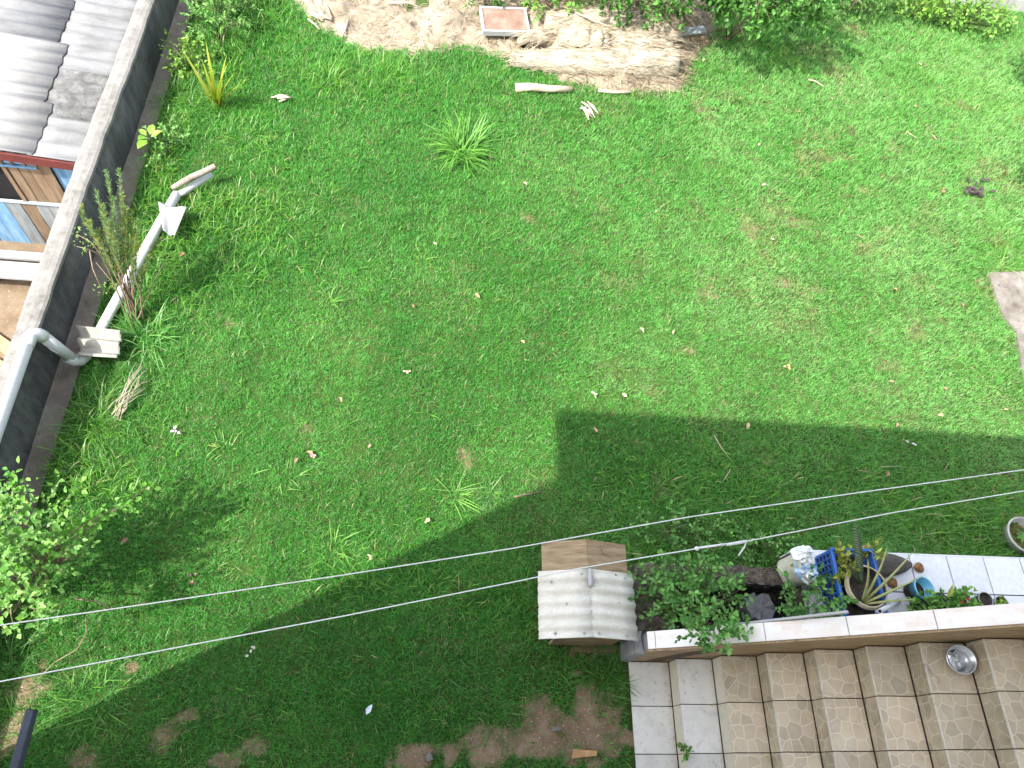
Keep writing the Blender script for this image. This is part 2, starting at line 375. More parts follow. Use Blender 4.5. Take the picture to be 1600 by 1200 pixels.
# ------------------------------------------------------------------ staircase
TR = [.34, .293, .289, .290, .295, .289, .337, .30, .30, .30]; RI = [.213, .202, .200, .208, .196, .201, .211, .2, .2]
TX = [-.04]; 
for t_ in TR: TX.append(TX[-1] + t_)
TZ = [.0]
for r_ in RI: TZ.append(TZ[-1] + r_)
ROWS = [-.004, -.343, -.690, -.996]
def tile_mat(name, stops, line=None, lscale=10.5, stain=(.33, .2, .1)):
    """glazed printed tile: mottled body, pale printed crazy-paving lines, rust dirt toward the inner corner"""
    m, t, b, o = nodes(name); pos = position(t)
    body = ramp(t, noise(t, 7, 7, .65, pos), stops)
    if line:
        wp = N(t, 'ShaderNodeVectorMath', operation='MULTIPLY_ADD')
        nz = N(t, 'ShaderNodeTexNoise'); nz.inputs['Scale'].default_value = 9; t.links.new(pos, nz.inputs['Vector'])
        sx_ = N(t, 'ShaderNodeSeparateXYZ'); t.links.new(pos, sx_.inputs[0]); ad = N(t, 'ShaderNodeMath', operation='ADD'); t.links.new(sx_.outputs[0], ad.inputs[0]); t.links.new(sx_.outputs[2], ad.inputs[1])
        cb3 = N(t, 'ShaderNodeCombineXYZ'); t.links.new(ad.outputs[0], cb3.inputs[0]); t.links.new(sx_.outputs[1], cb3.inputs[1])
        t.links.new(nz.outputs['Color'], wp.inputs[0]); wp.inputs[1].default_value = (.03, .03, 0); t.links.new(cb3.outputs[0], wp.inputs[2])
        vo = N(t, 'ShaderNodeTexVoronoi', feature='DISTANCE_TO_EDGE', voronoi_dimensions='2D'); vo.inputs['Scale'].default_value = lscale; vo.inputs['Randomness'].default_value = .62
        vc = N(t, 'ShaderNodeTexVoronoi', feature='F1', voronoi_dimensions='2D'); vc.inputs['Scale'].default_value = lscale; vc.inputs['Randomness'].default_value = .62
        t.links.new(wp.outputs[0], vo.inputs['Vector']); t.links.new(wp.outputs[0], vc.inputs['Vector'])
        sp_ = N(t, 'ShaderNodeSeparateColor'); t.links.new(vc.outputs['Color'], sp_.inputs[0])
        body = mixc(t, .55, body, ramp(t, sp_.outputs[0], [(0, (.62, .6, .58)), (.5, (1, .95, .86)), (1, (.84, .84, .85))]), 'MULTIPLY')
        body = mixc(t, ramp(t, vo.outputs[0], [(.012, (.8, .8, .8)), (.04, (0, 0, 0))]), body, line)
    else:
        body = mixc(t, ramp(t, noise(t, 22, 8, .75, pos), [(.56, (0, 0, 0)), (.66, (1, 1, 1))]), body, (.42, .38, .34))
    sepx = N(t, 'ShaderNodeSeparateXYZ'); t.links.new(N(t, 'ShaderNodeTexCoord').outputs['Object'], sepx.inputs[0])
    mr = N(t, 'ShaderNodeMapRange'); t.links.new(sepx.outputs[0], mr.inputs[0]); mr.inputs[1].default_value = .05; mr.inputs[2].default_value = .16
    ns = noise(t, 11, 6, .7, pos); ml = N(t, 'ShaderNodeMath', operation='MULTIPLY'); t.links.new(mr.outputs[0], ml.inputs[0]); t.links.new(ns, ml.inputs[1])
    body = mixc(t, ramp(t, ml.outputs[0], [(.3, (0, 0, 0)), (.8, (.75, .75, .75))]), body, stain)
    grime = noise(t, 3.5, 6, .7, pos)
    body = mixc(t, ramp(t, grime, [(.5, (0, 0, 0)), (.85, (.28, .28, .28))]), body, (.28, .22, .15))
    oi = N(t, 'ShaderNodeObjectInfo').outputs['Random']; mr2 = N(t, 'ShaderNodeMapRange'); t.links.new(oi, mr2.inputs[0]); mr2.inputs[3].default_value = .86; mr2.inputs[4].default_value = 1.1
    hv2 = N(t, 'ShaderNodeHueSaturation'); t.links.new(mr2.outputs[0], hv2.inputs['Value']); t.links.new(body, hv2.inputs['Color']); body = hv2.outputs[0]
    t.links.new(body, b.inputs['Base Color']); b.inputs['Roughness'].default_value = .45; b.inputs['Specular IOR Level'].default_value = .35
    bump(t, b, noise(t, 120, 4, .6, pos), .06); return m
M_twhite = tile_mat('white_marbled_tile', [(.3, (.52, .5, .46)), (.5, (.64, .62, .58)), (.7, (.7, .68, .64))])
M_tstone = tile_mat('stone_print_tile', [(.3, (.45, .365, .26)), (.5, (.55, .46, .34)), (.7, (.62, .535, .415))], line=(.7, .63, .52))
M_rcream = tile_mat('cream_riser_tile', [(.3, (.44, .4, .31)), (.5, (.52, .48, .38)), (.7, (.57, .53, .43))], stain=(.4, .35, .25))
M_rstone = tile_mat('stone_print_riser', [(.3, (.28, .235, .165)), (.5, (.38, .325, .23)), (.7, (.46, .4, .295))], line=(.54, .49, .39), stain=(.2, .15, .09))
M_nose = pm('pale_nosing', [(.3, (.5, .46, .38)), (.7, (.66, .62, .54))], 12, .6, .1, spots=(9, .6, .7, (.2, .16, .11)))
M_grout = pm('dark_grout', [(.3, (.05, .042, .035)), (.7, (.1, .085, .07))], 20, .95, .3)
sc_ = thing('staircase', 'tiled outdoor staircase with pale lower steps and stone patterned treads', 'staircase', (0, -.5, -.1))
core = MB()
for k in range(10):
    x0, x1 = TX[k] + .012, TX[k + 1] + .014
    core.add([], []); core.box(((x0 + x1) / 2, -.5, (TZ[k] - .018 - .3) / 2 - .0), (x1 - x0 - .0005, .988, TZ[k] - .018 + .3))
core.build('step_core', M_grout, sc_)
for k in range(10):
    for j in range(3):
        y0, y1 = ROWS[j + 1] + .003, ROWS[j] - .003; x0, x1 = TX[k], TX[k + 1] - .002
        cx, cy = (x0 + x1) / 2, (y0 + y1) / 2
        MB().box((0, 0, 0), (x1 - x0, y1 - y0, .016), bevel=.0018).build('tread_tile', M_twhite if k < 2 else M_tstone, sc_, loc=(cx, cy, TZ[k] - .008 + random.uniform(-.001, .001)))
        if k:
            zb, zt = TZ[k - 1] + .006, TZ[k] - .021
            MB().box((0, 0, 0), (.011, y1 - y0, zt - zb), bevel=.0015).build('riser_tile', M_rcream if k < 3 else M_rstone, sc_, loc=(TX[k] + .0085 + random.uniform(-.001, .001), cy, (zb + zt) / 2 + .002))
            if k > 2: MB().box((0, 0, 0), (.007, y1 - y0 - .002, .0175), bevel=.001).build('nosing_strip', M_nose, sc_, loc=(TX[k] - .0045, cy, TZ[k] - .0085))

# ------------------------------------------------------------------ sloping stair wall
def wtop(x): return .57 + .64 * x
sw = thing('stair_wall', 'sloping low wall beside the stairs, white marbled cap and wood look tiles', 'wall', (1, .08, -.1))
M_cem = pm('grey_cement', [(.25, (.16, .165, .17)), (.5, (.28, .285, .29)), (.75, (.42, .42, .42))], 6, .9, .6, 60, spots=(9, .6, .68, (.62, .62, .6)))
XE = 3.2
MB().prism_y([(-.03, -.12), (XE, -.12), (XE, wtop(XE) - .016), (-.03, wtop(-.03) - .016)], .016, .142).build('wall_core', M_cem, sw)
def cap_mat():
    m, t, b, o = nodes('marbled_cap'); pos = position(t)
    br = N(t, 'ShaderNodeTexBrick'); br.inputs['Scale'].default_value = 9; br.inputs['Mortar Size'].default_value = .006; br.inputs['Brick Width'].default_value = 1.1; br.inputs['Row Height'].default_value = .34
    br.inputs['Color1'].default_value = (.64, .61, .58, 1); br.inputs['Color2'].default_value = (.6, .5, .43, 1); br.inputs['Mortar'].default_value = (.68, .64, .6, 1); t.links.new(pos, br.inputs['Vector'])
    col = mixc(t, ramp(t, noise(t, 12, 8, .7, pos), [(.4, (0, 0, 0)), (.7, (1, 1, 1))]), br.outputs[0], (.64, .62, .59))
    t.links.new(col, b.inputs['Base Color']); b.inputs['Roughness'].default_value = .4; return m
M_cap = cap_mat()
sl_ = math.atan(.64); R_s = rotm('y', -sl_)
jx = [-.035, .018, .70, 1.17, 1.63, 2.08, 2.55, 3.0, 3.2]
for a, b in zip(jx[:-1], jx[1:]):
    xm = (a + b) / 2
    MB().box((0, 0, 0), ((b - a) / math.cos(sl_) - .004, .128, .016), R_s, .0015).build('cap_tile', M_cap, sw, loc=(xm, .079, wtop(xm) - .008))
def woodtile():
    m, t, b, o = nodes('wood_look_tile'); pos = position(t, (.9, 1, 9))
    # grain follows the slope of the wall
    col = ramp(t, noise(t, 3.2, 8, .7, pos, .6), [(.3, (.13, .08, .042)), (.45, (.28, .185, .1)), (.6, (.37, .265, .155)), (.78, (.43, .32, .2))])
    t.links.new(col, b.inputs['Base Color']); b.inputs['Roughness'].default_value = .5; b.inputs['Specular IOR Level'].default_value = .3; return m
M_wt = woodtile()
fx = [-.03, .42, .98, 1.54, 2.1, 2.66, 3.2]
for a, b in zip(fx[:-1], fx[1:]):
    xm = (a + b) / 2; q = [(a + .002, -.08), (b - .002, -.08), (b - .002, wtop(b) - .02), (a + .002, wtop(a) - .02)]
    zm = wtop(xm) - .4
    MB().prism_y([(x - xm, z - zm) for x, z in q], -.007, .007).build('face_tile', M_wt, sw, loc=(xm, .0075, zm))
pt = [(.10, .02), (.2, .02), (.26, .2), (.34, .42), (.44, .66), (.52, .86), (.45, .855), (.34, .74), (.24, .56), (.17, .3)]
MB().prism_y([(x, z * .8) for x, z in pt], -.004, .004).build('cement_patch', pm('brown_cement', [(.3, (.07, .055, .042)), (.6, (.15, .115, .085)), (.8, (.23, .19, .15))], 12, .95, .6), sw)

# ------------------------------------------------------------------ planter box
pz = .36
pl = thing('planter_box', 'rough blackened concrete planter box beside the stair wall', 'planter', (.8, .45, -.05))
M_pc = pm('planter_concrete', [(.3, (.03, .027, .023)), (.48, (.085, .075, .062)), (.6, (.15, .13, .11)), (.75, (.26, .235, .2))], 16, .95, 1., 70, spots=(6, .64, .7, (.45, .45, .44)))
def rough_prism(poly, z0, z1, sub=.05, amp=.018):
    P = []
    for k in range(len(poly)):
        a, b = np.array(poly[k]), np.array(poly[(k + 1) % len(poly)]); n = max(1, int(np.linalg.norm(b - a) / sub))
        for j in range(n): P.append(a + (b - a) * j / n)
    P = [p + rng.normal(0, amp * .35, 2) for p in P]; n = len(P); c = np.mean(P, 0); v = []; f = []
    for z, s_ in ((z0, 1.0), (z0 * .5 + z1 * .5, .995), (z1 - .02, .99), (z1, .955)):
        for p in P: q = c + (p - c) * s_; v.append((q[0], q[1], z + (rng.normal(0, amp * .4) if z > z0 else 0)))
    for l in range(3):
        for k in range(n): f.append((l * n + k, l * n + (k + 1) % n, (l + 1) * n + (k + 1) % n, (l + 1) * n + k))
    v.append((c[0], c[1], z1 + .004)); 
    for k in range(n): f.append((3 * n + k, 3 * n + (k + 1) % n, len(v) - 1))
    return MB().add(v, f)
rough_prism([(-.1, .15), (.26, .15), (.28, .3), (.24, .5), (.22, .66), (.12, .74), (-.02, .72), (-.08, .62), (-.1, .4)], -.05, pz).build('side_wall', M_pc, pl)
rough_prism([(-.1, .0), (-.035, .0), (-.035, .17), (-.1, .17)], -.05, pz + .05).build('end_pier', M_cem, pl)
rough_prism([(.2, .60), (.7, .585), (1.42, .575), (1.42, .72), (.7, .735), (.2, .74)], -.05, pz - .02).build('back_wall', M_pc, pl)
MB().box((.9, .38, .02), (1.3, .46, .1)).build('soil_bed', pm('dark_soil', [(.3, (.02, .016, .012)), (.7, (.05, .04, .03))], 14, .95, .9, 50), pl)

# ------------------------------------------------------------------ white tiled ledge
lz = .30
lg = thing('tiled_ledge', 'white tiled ledge behind the stair wall, dark grout lines', 'ledge', (2.6, .5, 0))
MB().box((2.72, .52, lz / 2 - .03), (2.6, .74, lz + .03)).build('ledge_core', M_grout, lg)
M_wtile = pm('white_glazed_tile', [(.3, (0.648, 0.657, 0.675)), (.6, (0.702, 0.711, 0.720)), (.8, (0.720, 0.729, 0.738))], 2, .25, .04, 30, spots=(6, .7, .8, (.55, .5, .42)), rnd=.03, spec=.5)
gx = [1.43, 1.78, 2.14, 2.50, 2.86, 3.22, 3.58, 4.0]
for a, b in zip(gx[:-1], gx[1:]):
    for y0, y1 in ((.15, .232), (.238, .555), (.561, .89)):
        sk = -.0
        MB().box((0, 0, 0), (b - a - .010, y1 - y0 - .003, .014), bevel=.0015).build('ledge_tile', M_wtile, lg, loc=((a + b) / 2, (y0 + y1) / 2, lz + .008))
MB().box((0, 0, 0), (2.6, .012, .26), bevel=.002).build('edge_tile', M_wtile, lg, loc=(2.72, .897, lz - .12))

# ------------------------------------------------------------------ neighbour's shack
SZ, SY = .12, 4.82
sk = thing('shack', 'neighbouring shack of blue and brown boards under a corrugated roof', 'shack', (-7, SY + 1.5, YZ))
def corr(L, W, pitch=.184, amp=.024, th=.008, jag=.0, spp=8, nl=4):
    """sheet: ridges along x, waves across y; starts at origin"""
    ny = int(W / pitch * spp) + 1; ysx = np.linspace(0, W, ny); xsx = np.linspace(0, L, nl); v = []; f = []
    j0 = [random.uniform(-jag, jag) for _ in ysx]; j1 = [random.uniform(-jag, jag) for _ in ysx]
    for s_ in (1, -1):
        for i_, x in enumerate(xsx):
            for j_, y in enumerate(ysx):
                dx = (j0[j_] if i_ == 0 else 0) + (j1[j_] if i_ == nl - 1 else 0)
                v.append((x + dx, y, amp * math.cos(2 * math.pi * y / pitch) + s_ * th / 2))
    A = lambda l, i_, j_: l * nl * ny + i_ * ny + j_
    for i_ in range(nl - 1):
        for j_ in range(ny - 1):
            f.append((A(0, i_, j_), A(0, i_ + 1, j_), A(0, i_ + 1, j_ + 1), A(0, i_, j_ + 1))); f.append((A(1, i_, j_ + 1), A(1, i_ + 1, j_ + 1), A(1, i_ + 1, j_), A(1, i_, j_)))
    for j_ in range(ny - 1):
        f.append((A(0, 0, j_ + 1), A(1, 0, j_ + 1), A(1, 0, j_), A(0, 0, j_))); f.append((A(0, nl - 1, j_), A(1, nl - 1, j_), A(1, nl - 1, j_ + 1), A(0, nl - 1, j_ + 1)))
    for i_ in range(nl - 1):
        f.append((A(0, i_, 0), A(1, i_, 0), A(1, i_ + 1, 0), A(0, i_ + 1, 0))); f.append((A(0, i_ + 1, ny - 1), A(1, i_ + 1, ny - 1), A(1, i_, ny - 1), A(0, i_, ny - 1)))
    return v, f
M_fib = pm('fibre_cement', [(.28, (0.119, 0.119, 0.117)), (.48, (0.178, 0.180, 0.182)), (.68, (0.226, 0.227, 0.229))], 3.5, .9, .4, 60, stretch=(.6, 1.6, 1), spots=(26, .66, .74, (.1, .1, .095)))
M_fibw = pm('fibre_cement_pale', [(.28, (0.229, 0.223, 0.210)), (.48, (0.300, 0.292, 0.278)), (.68, (0.343, 0.338, 0.327))], 3.5, .9, .4, 60, stretch=(.6, 1.6, 1), spots=(26, .72, .78, (.2, .19, .17)))
M_fibd = pm('fibre_cement_lichen', [(.28, (0.056, 0.056, 0.054)), (.48, (0.112, 0.112, 0.109)), (.68, (0.190, 0.187, 0.184))], 9, .95, .5, 60, spots=(40, .55, .66, (.055, .055, .052)))
pit = .184; Rr = rotm('y', math.radians(5))
roof = MB().box((-7.7, SY + 3.1, SZ - .16), (4.2, .08, .06)).build('roof', pm('rafter_wood', [(.3, (.08, .05, .03)), (.7, (.16, .1, .06))], 9, .9, .3), sk)
x_step = gp(45, 235, SZ)[0]
y = SY - .05; k = 0
cols_r = [(5, M_fib), (4, M_fib), (5, M_fibd), (4, M_fib), (5, M_fib), (5, M_fib), (5, M_fib)]
def sheet_at(x0, y0, L, npit, mt, zoff, jag=.004):
    v, f = corr(L, npit * pit, pit, .014, .007, jag)
    v = [tuple(Rr @ np.array(p)) for p in v]
    MB().add(v, f).build('roof_sheet', mt, roof, True, loc=(x0, y0, SZ + zoff - math.tan(math.radians(5)) * (x0 + 6.0)))
seq = [(3, M_fib), (4, M_fibd), (5, M_fib), (5, M_fib), (5, M_fib), (5, M_fib)]
yy = SY - .05
for n_, mt in seq:
    xs_ = x_step - .125 * (yy - SY); sheet_at(xs_, yy, -5.34 - xs_ - .02, n_ + .06, mt, .0 + random.uniform(-.004, .004)); yy += n_ * pit
seq = [(4, M_fibw), (5, M_fibw), (4, M_fib), (5, M_fibd), (5, M_fib), (5, M_fib)]
yy = SY - .05
for n_, mt in seq:
    xs_ = x_step - .125 * (yy - SY) + .06; sheet_at(xs_ - 2.0, yy, 2.0, n_ + .06  , mt, .011 + random.uniform(-.003, .003)); yy += n_ * pit
M_red = pm('dark_red_paint', [(.3, (.09, .02, .018)), (.7, (.15, .035, .03))], 10, .6, .2)
MB().box((-6.9, SY - .045, SZ - .07 + .079), (3.1, .025, .11), rotm('y', math.radians(5)), bevel=.003).build('fascia', M_red, sk)
M_blue = pm('blue_boards', [(.3, (.09, .19, .33)), (.5, (.16, .31, .48)), (.72, (.28, .42, .55))], 5, .85, .3, 50, stretch=(3, 3, .5), rnd=.14, spots=(8, .64, .72, (.3, .23, .15)))
M_brn = pm('bare_boards', [(.3, (0.116, 0.075, 0.044)), (.5, (0.197, 0.136, 0.085)), (.72, (0.272, 0.197, 0.129))], 5, .9, .4, 50, stretch=(4, 4, .5), rnd=.16)
M_gry = pm('grey_boards', [(.3, (0.145, 0.162, 0.162)), (.5, (0.238, 0.264, 0.272)), (.72, (0.323, 0.340, 0.332))], 5, .9, .4, 50, stretch=(4, 4, .5), rnd=.14, spots=(6, .55, .66, (.24, .16, .09)))
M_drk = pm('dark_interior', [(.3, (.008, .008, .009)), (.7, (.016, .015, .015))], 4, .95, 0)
WYS = SY + .06
def board(name, u0, v0, u1, v1, mt, dy=0., th=.022, wdt=None):
    """upright board on the shack front between two photo points (upper left corner, lower right corner)"""
    a, b = aty(u0, v0, WYS), aty(u1, v1, WYS)
    x0, x1 = min(a[0], b[0]), max(a[0], b[0]); z0, z1 = min(a[2], b[2]), max(a[2], b[2])
    return MB().box(((x0 + x1) / 2, WYS + dy, (z0 + z1) / 2), (max(x1 - x0 - .004, .02), th, max(z1 - z0 - .003, .02)), bevel=.002).build(name, mt, sk)
ztop = SZ - .05; zm = aty(60, 316, WYS)[2]; zb = aty(60, 386, WYS)[2]; zh = aty(20, 256, WYS)[2]
x_w0 = aty(0, 300, WYS)[0] - .6
def bd(x0, x1, z0, z1, mt, dy=0., name='plank'):
    return MB().box(((x0 + x1) / 2, WYS + dy, (z0 + z1) / 2), (x1 - x0 - .005, .022, z1 - z0 - .003), bevel=.002).build(name, mt, sk)
# surveyed x of upper-row features (at the level of the header and the sill)
xw1 = aty(9, 258, WYS)[0]; xe_up = -5.33
xa = aty(50, 245, WYS)[0]; xb = aty(72, 247, WYS)[0]
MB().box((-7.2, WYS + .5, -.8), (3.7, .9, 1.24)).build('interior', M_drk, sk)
# upper panel band under the eave
xx = x_w0 - .8
bandx = [aty(u, 247, WYS)[0] for u in (-60, -25, 0, 15, 33, 50)]
for a, b in zip(bandx[:-1], bandx[1:]): bd(a + .012, b - .012, zh + .012, ztop, M_blue, .0, 'panel')
for a in bandx: bd(a - .015, a + .015, zh, ztop, M_brn, -.012, 'batten')
bd(bandx[0] - .3, bandx[-1], zh - .035, zh, M_blue, -.014, 'header')
# brown boards right of the window, then a post, then blue boards
xs_b = np.linspace(xw1, xb - .02, 5)
for a, b in zip(xs_b[:-1], xs_b[1:]): bd(a, b, zm + .02, zh - .04 if b < xa else ztop, M_brn, random.uniform(-.004, .004))
bd(xb - .06, xb + .0, zb, ztop, M_brn, -.02, 'post')
xs_c = np.linspace(xb + .005, -5.335, 6)
for a, b in zip(xs_c[:-1], xs_c[1:]): bd(a, b, zm + .02, ztop, M_blue, random.uniform(-.004, .004))
bd(xw1 - 1.2, xw1 - .66, zm + .02, zh - .04, M_blue); bd(xw1 - .05, xw1, zm, zh - .03, M_brn, -.012, 'window_jamb')
bd(xw1 - .66, xb + .25, zm - .02, zm + .02, pm('pale_blue_rail', [(.3, (.3, .37, .42)), (.7, (.42, .48, .52))], 9, .8, .2), -.016, 'sill_rail')
# lower row
xl = np.concatenate([np.arange(xw1 - 1.3, xw1 - .1, .17), np.linspace(xw1 - .1, -5.335, 9)])
seqm = [M_blue, M_gry, M_blue, M_brn, M_blue, M_blue, M_gry, M_gry, M_brn, M_gry, M_gry, M_blue, M_gry, M_blue, M_blue, M_blue]
for k_, (a, b) in enumerate(zip(xl[:-1], xl[1:])): bd(a, b, zb + random.uniform(-.01, .02), zm - .02, seqm[k_ % len(seqm)], random.uniform(-.005, .005))
MB().box((-7.0, WYS + .02, (zb + YZ) / 2 - .01), (3.3, .1, zb - YZ)).build('plinth', pm('plinth_earth', [(.3, (.16, .09, .055)), (.7, (.3, .18, .11))], 9, .95, .6), sk)

# things in the neighbour's yard
M_wht = pm('white_paint', [(.3, (0.315, 0.315, 0.310)), (.6, (0.377, 0.377, 0.371)), (.8, (0.397, 0.397, 0.391))], 5, .6, .15, 50, spots=(16, .68, .74, (.4, .36, .3)))
q0 = gp(-60, 420, YZ + .3); q1 = gp(75, 420, YZ + .3)
bn = thing('bench', 'low white painted bench of two long bars below the blue shack', 'bench', (-7.2, q1[1], YZ))
for vv, hw in ((396, .05), (420, .11)):
    a = gp(-80, vv, YZ + .3); b = gp(90, vv, YZ + .3); MB().box(((a[0] + b[0]) / 2, (a[1] + b[1]) / 2, YZ + .28), (abs(b[0] - a[0]), hw * 2, .05), bevel=.006).build('slat', M_wht, bn)
for xk in (-8.0, -6.9, -5.9): MB().box((xk, gp(0, 410, YZ + .2)[1], YZ + .13), (.08, .3, .26), bevel=.004).build('leg', M_wht, bn)
M_orange = pm('orange_wood', [(.3, (.34, .19, .08)), (.7, (.52, .33, .17))], 8, .85, .3, stretch=(3, 1, 1), rnd=.15)
for k_, (u0, v0, u1, v1, lab) in enumerate(((-20, 515, 22, 545, 'orange wooden batten on the neighbour dirt, uppermost of three'), (-15, 528, 14, 552, 'orange wooden batten on the neighbour dirt, middle of three'), (-20, 556, 12, 575, 'pale orange wooden batten on the neighbour dirt, lowest of three'))):
    a, b = gp(u0, v0, YZ + .03), gp(u1, v1, YZ + .03); d = b - a; L = np.linalg.norm(d)
    MB().box((a + b) / 2, (L, .07, .04), rz(math.atan2(d[1], d[0])), .003).build('batten', M_orange)
    tag(bpy.data.objects[[o.name for o in COL.objects if o.name.startswith('batten')][-1]], lab, 'batten', 'battens on the neighbour dirt')

# ------------------------------------------------------------------ white drain pipe on the wall
M_pvc = pm('white_pvc', [(.3, (0.460, 0.466, 0.460)), (.6, (0.523, 0.530, 0.523)), (.8, (0.550, 0.557, 0.550))], 3, .35, .05, 40, spots=(9, .7, .8, (.45, .43, .38)), spec=.5)
dp = thing('drain_pipe', 'white plastic drain pipe along the wall top with elbow and downpipe', 'pipe', (-5.1, 1.5, 0))
pr = .05; ze = .57; e = gp(62, 520, ze); ex, ey = -5.13, e[1]
MB().tube([(ex, -2.5, ze - .02), (ex, ey - .1, ze)], pr, 16).build('run_pipe', M_pvc, dp, True)
MB().tube([(ex, ey - .13, ze), (ex, ey - .05, ze + .0), (ex + .012, ey - .015, ze - .008), (ex + .04, ey + .005, ze - .04), (ex + .06, ey + .012, ze - .085)], pr + .006, 16).build('elbow', M_pvc, dp, True)
f0 = gp(118, 566, .05)
MB().tube([(ex + .055, ey + .011, ze - .07), (f0[0] - .01, f0[1] + .0, .12)], pr, 16).build('downpipe', M_pvc, dp, True)
MB().tube([(f0[0] - .03, f0[1] - .003, .16), (f0[0], f0[1], .085), (f0[0] + .03, f0[1] + .02, .05), (f0[0] + .07, f0[1] + .09, .045)], pr + .006, 16).build('lower_elbow', M_pvc, dp, True)
gpipe = thing('ground_pipe', 'long white plastic pipe lying along the concrete strip under the feathery shrub', 'pipe', gp(200, 440, .05))
a = gp(150, 528, .05); b = gp(248, 352, .07); c_ = gp(277, 302, .1); d_ = gp(330, 272, .12)
MB().tube([a, a * .5 + b * .5 + np.array([0, 0, .0]), b, c_], pr * .95, 14).build('long_pipe', M_pvc, gpipe, True)
MB().tube([c_ - (c_ - b) * .06, c_ + np.array([.05, .02, .0]), d_], pr * .7, 12).build('end_pipe', M_pvc, gpipe, True)
# wood stake on the pipe end
M_wood = pm('weathered_wood', [(.3, (0.160, 0.128, 0.096)), (.5, (0.288, 0.240, 0.192)), (.72, (0.400, 0.352, 0.296))], 10, .9, .6, 60, stretch=(1.5, 1, 1), spots=(8, .62, .7, (.1, .08, .06)))
a, b = gp(268, 294, .17), gp(336, 260, .22)
MB().tube([a, a * .6 + b * .4 + np.array([0, 0, .008]), b * .98 + a * .02, b], [.024, .036, .031, .034], 9).build('wood_stake', M_wood, None, True)
tag(bpy.data.objects['wood_stake'], 'short pale weathered stake resting on the end of the ground pipe', 'stick')
# corrugated offcuts lying on the pipe
def offcut(name, pts, label, waves, amp, mt, zc):
    """broken piece of corrugated sheet: four surveyed corners"""
    P = [gp(u, v, zc) for u, v in pts]; nx_, ny_ = 12, 36; v = []; f = []
    jg = [[random.uniform(-.005, .005) for _ in range(ny_ + 1)] for _ in range(2)]
    for s_ in (1, -1):
        for i_ in range(nx_ + 1):
            for j_ in range(ny_ + 1):
                s, t = i_ / nx_, j_ / ny_
                p = (P[0] * (1 - s) + P[1] * s) * (1 - t) + (P[3] * (1 - s) + P[2] * s) * t
                if i_ == 0: p = p + (P[1] - P[0]) / np.linalg.norm(P[1] - P[0]) * jg[0][j_]
                if i_ == nx_: p = p + (P[1] - P[0]) / np.linalg.norm(P[1] - P[0]) * jg[1][j_]
                v.append(p + np.array([0, 0, amp * math.cos(2 * math.pi * waves * t) + s_ * .004 + .02 * s]))
    A = lambda l, i_, j_: l * (nx_ + 1) * (ny_ + 1) + i_ * (ny_ + 1) + j_
    for i_ in range(nx_):
        for j_ in range(ny_):
            f += [(A(0, i_, j_), A(0, i_, j_ + 1), A(0, i_ + 1, j_ + 1), A(0, i_ + 1, j_)), (A(1, i_ + 1, j_), A(1, i_ + 1, j_ + 1), A(1, i_, j_ + 1), A(1, i_, j_))]
    for j_ in range(ny_): f += [(A(0, 0, j_ + 1), A(0, 0, j_), A(1, 0, j_), A(1, 0, j_ + 1)), (A(0, nx_, j_), A(0, nx_, j_ + 1), A(1, nx_, j_ + 1), A(1, nx_, j_))]
    for i_ in range(nx_): f += [(A(0, i_, 0), A(0, i_ + 1, 0), A(1, i_ + 1, 0), A(1, i_, 0)), (A(0, i_ + 1, ny_), A(0, i_, ny_), A(1, i_, ny_), A(1, i_ + 1, ny_))]
    o = MB().add(v, f).build(name, mt, None, True); return tag(o, label, 'roof sheet')
M_cream = pm('cream_sheet', [(.3, (.5, .47, .4)), (.6, (.62, .59, .52)), (.8, (.68, .65, .58))], 5, .75, .2, 60)
M_creamd = pm('cream_sheet_halfshade', [(.3, (.24, .225, .185)), (.6, (.33, .315, .27)), (.8, (.39, .375, .33))], 7, .85, .35, 60, spots=(9, .62, .72, (.16, .14, .1)))  # darker copy of cream_sheet: half-shade put into its colour, plus brown spots
offcut('sheet_offcut', [(121, 511), (191, 521), (186, 563), (124, 558)], 'cream corrugated sheet piece over the pipe at the wall foot', 2.1, .03, M_creamd, .13)
offcut('sheet_offcut', [(256, 362), (249, 320), (293, 328), (274, 370)], 'broken white corrugated piece propped on the ground pipe near the stake', 1.1, .022, M_wht, .15)

# ------------------------------------------------------------------ dog house
dh = thing('dog_house', 'small wooden dog house with corrugated sheet over half its plywood roof', 'dog house', (-.48, .45, 0))
M_ply = pm('weathered_plywood', [(.28, (.12, .08, .045)), (.42, (.22, .155, .09)), (.58, (.3, .225, .135)), (.74, (.38, .3, .195))], 5, .85, .5, 60, stretch=(.8, 7, 2), rnd=.14, spots=(7, .63, .7, (.085, .07, .06)))
X0, X1, XR = -.86, -.125, -.492; EZ, RZ = .50, .63; Y0, Y1, YM = .085, .83, .575
MB().prism_y([(X0 + .15, .0), (X1 - .06, .0), (X1 - .06, EZ - .0), (XR, RZ - .035), (X0 + .15, EZ + .02)], Y0 + .03, Y0 + .05).build('gable_board', M_ply, dh)
MB().prism_y([(X0 + .15, .0), (X1 - .06, .0), (X1 - .06, EZ - .0), (XR, RZ - .035), (X0 + .15, EZ + .02)], Y1 - .07, Y1 - .05).build('gable_board', M_ply, dh)
for xs_ in (X0 + .145, X1 - .055): MB().box((xs_, (Y0 + Y1) / 2 - .01, EZ / 2), (.018, Y1 - Y0 - .16, EZ)).build('side_board', M_ply, dh)
for zz in (EZ - .03, EZ + .012): MB().box((XR + .04, Y0 + .02 - (.004 if zz > EZ else 0), zz - .01), (X1 - X0 - .16, .018, .035), bevel=.002).build('trim_strip', M_ply, dh)
an = math.atan2(RZ - EZ, XR - X0)
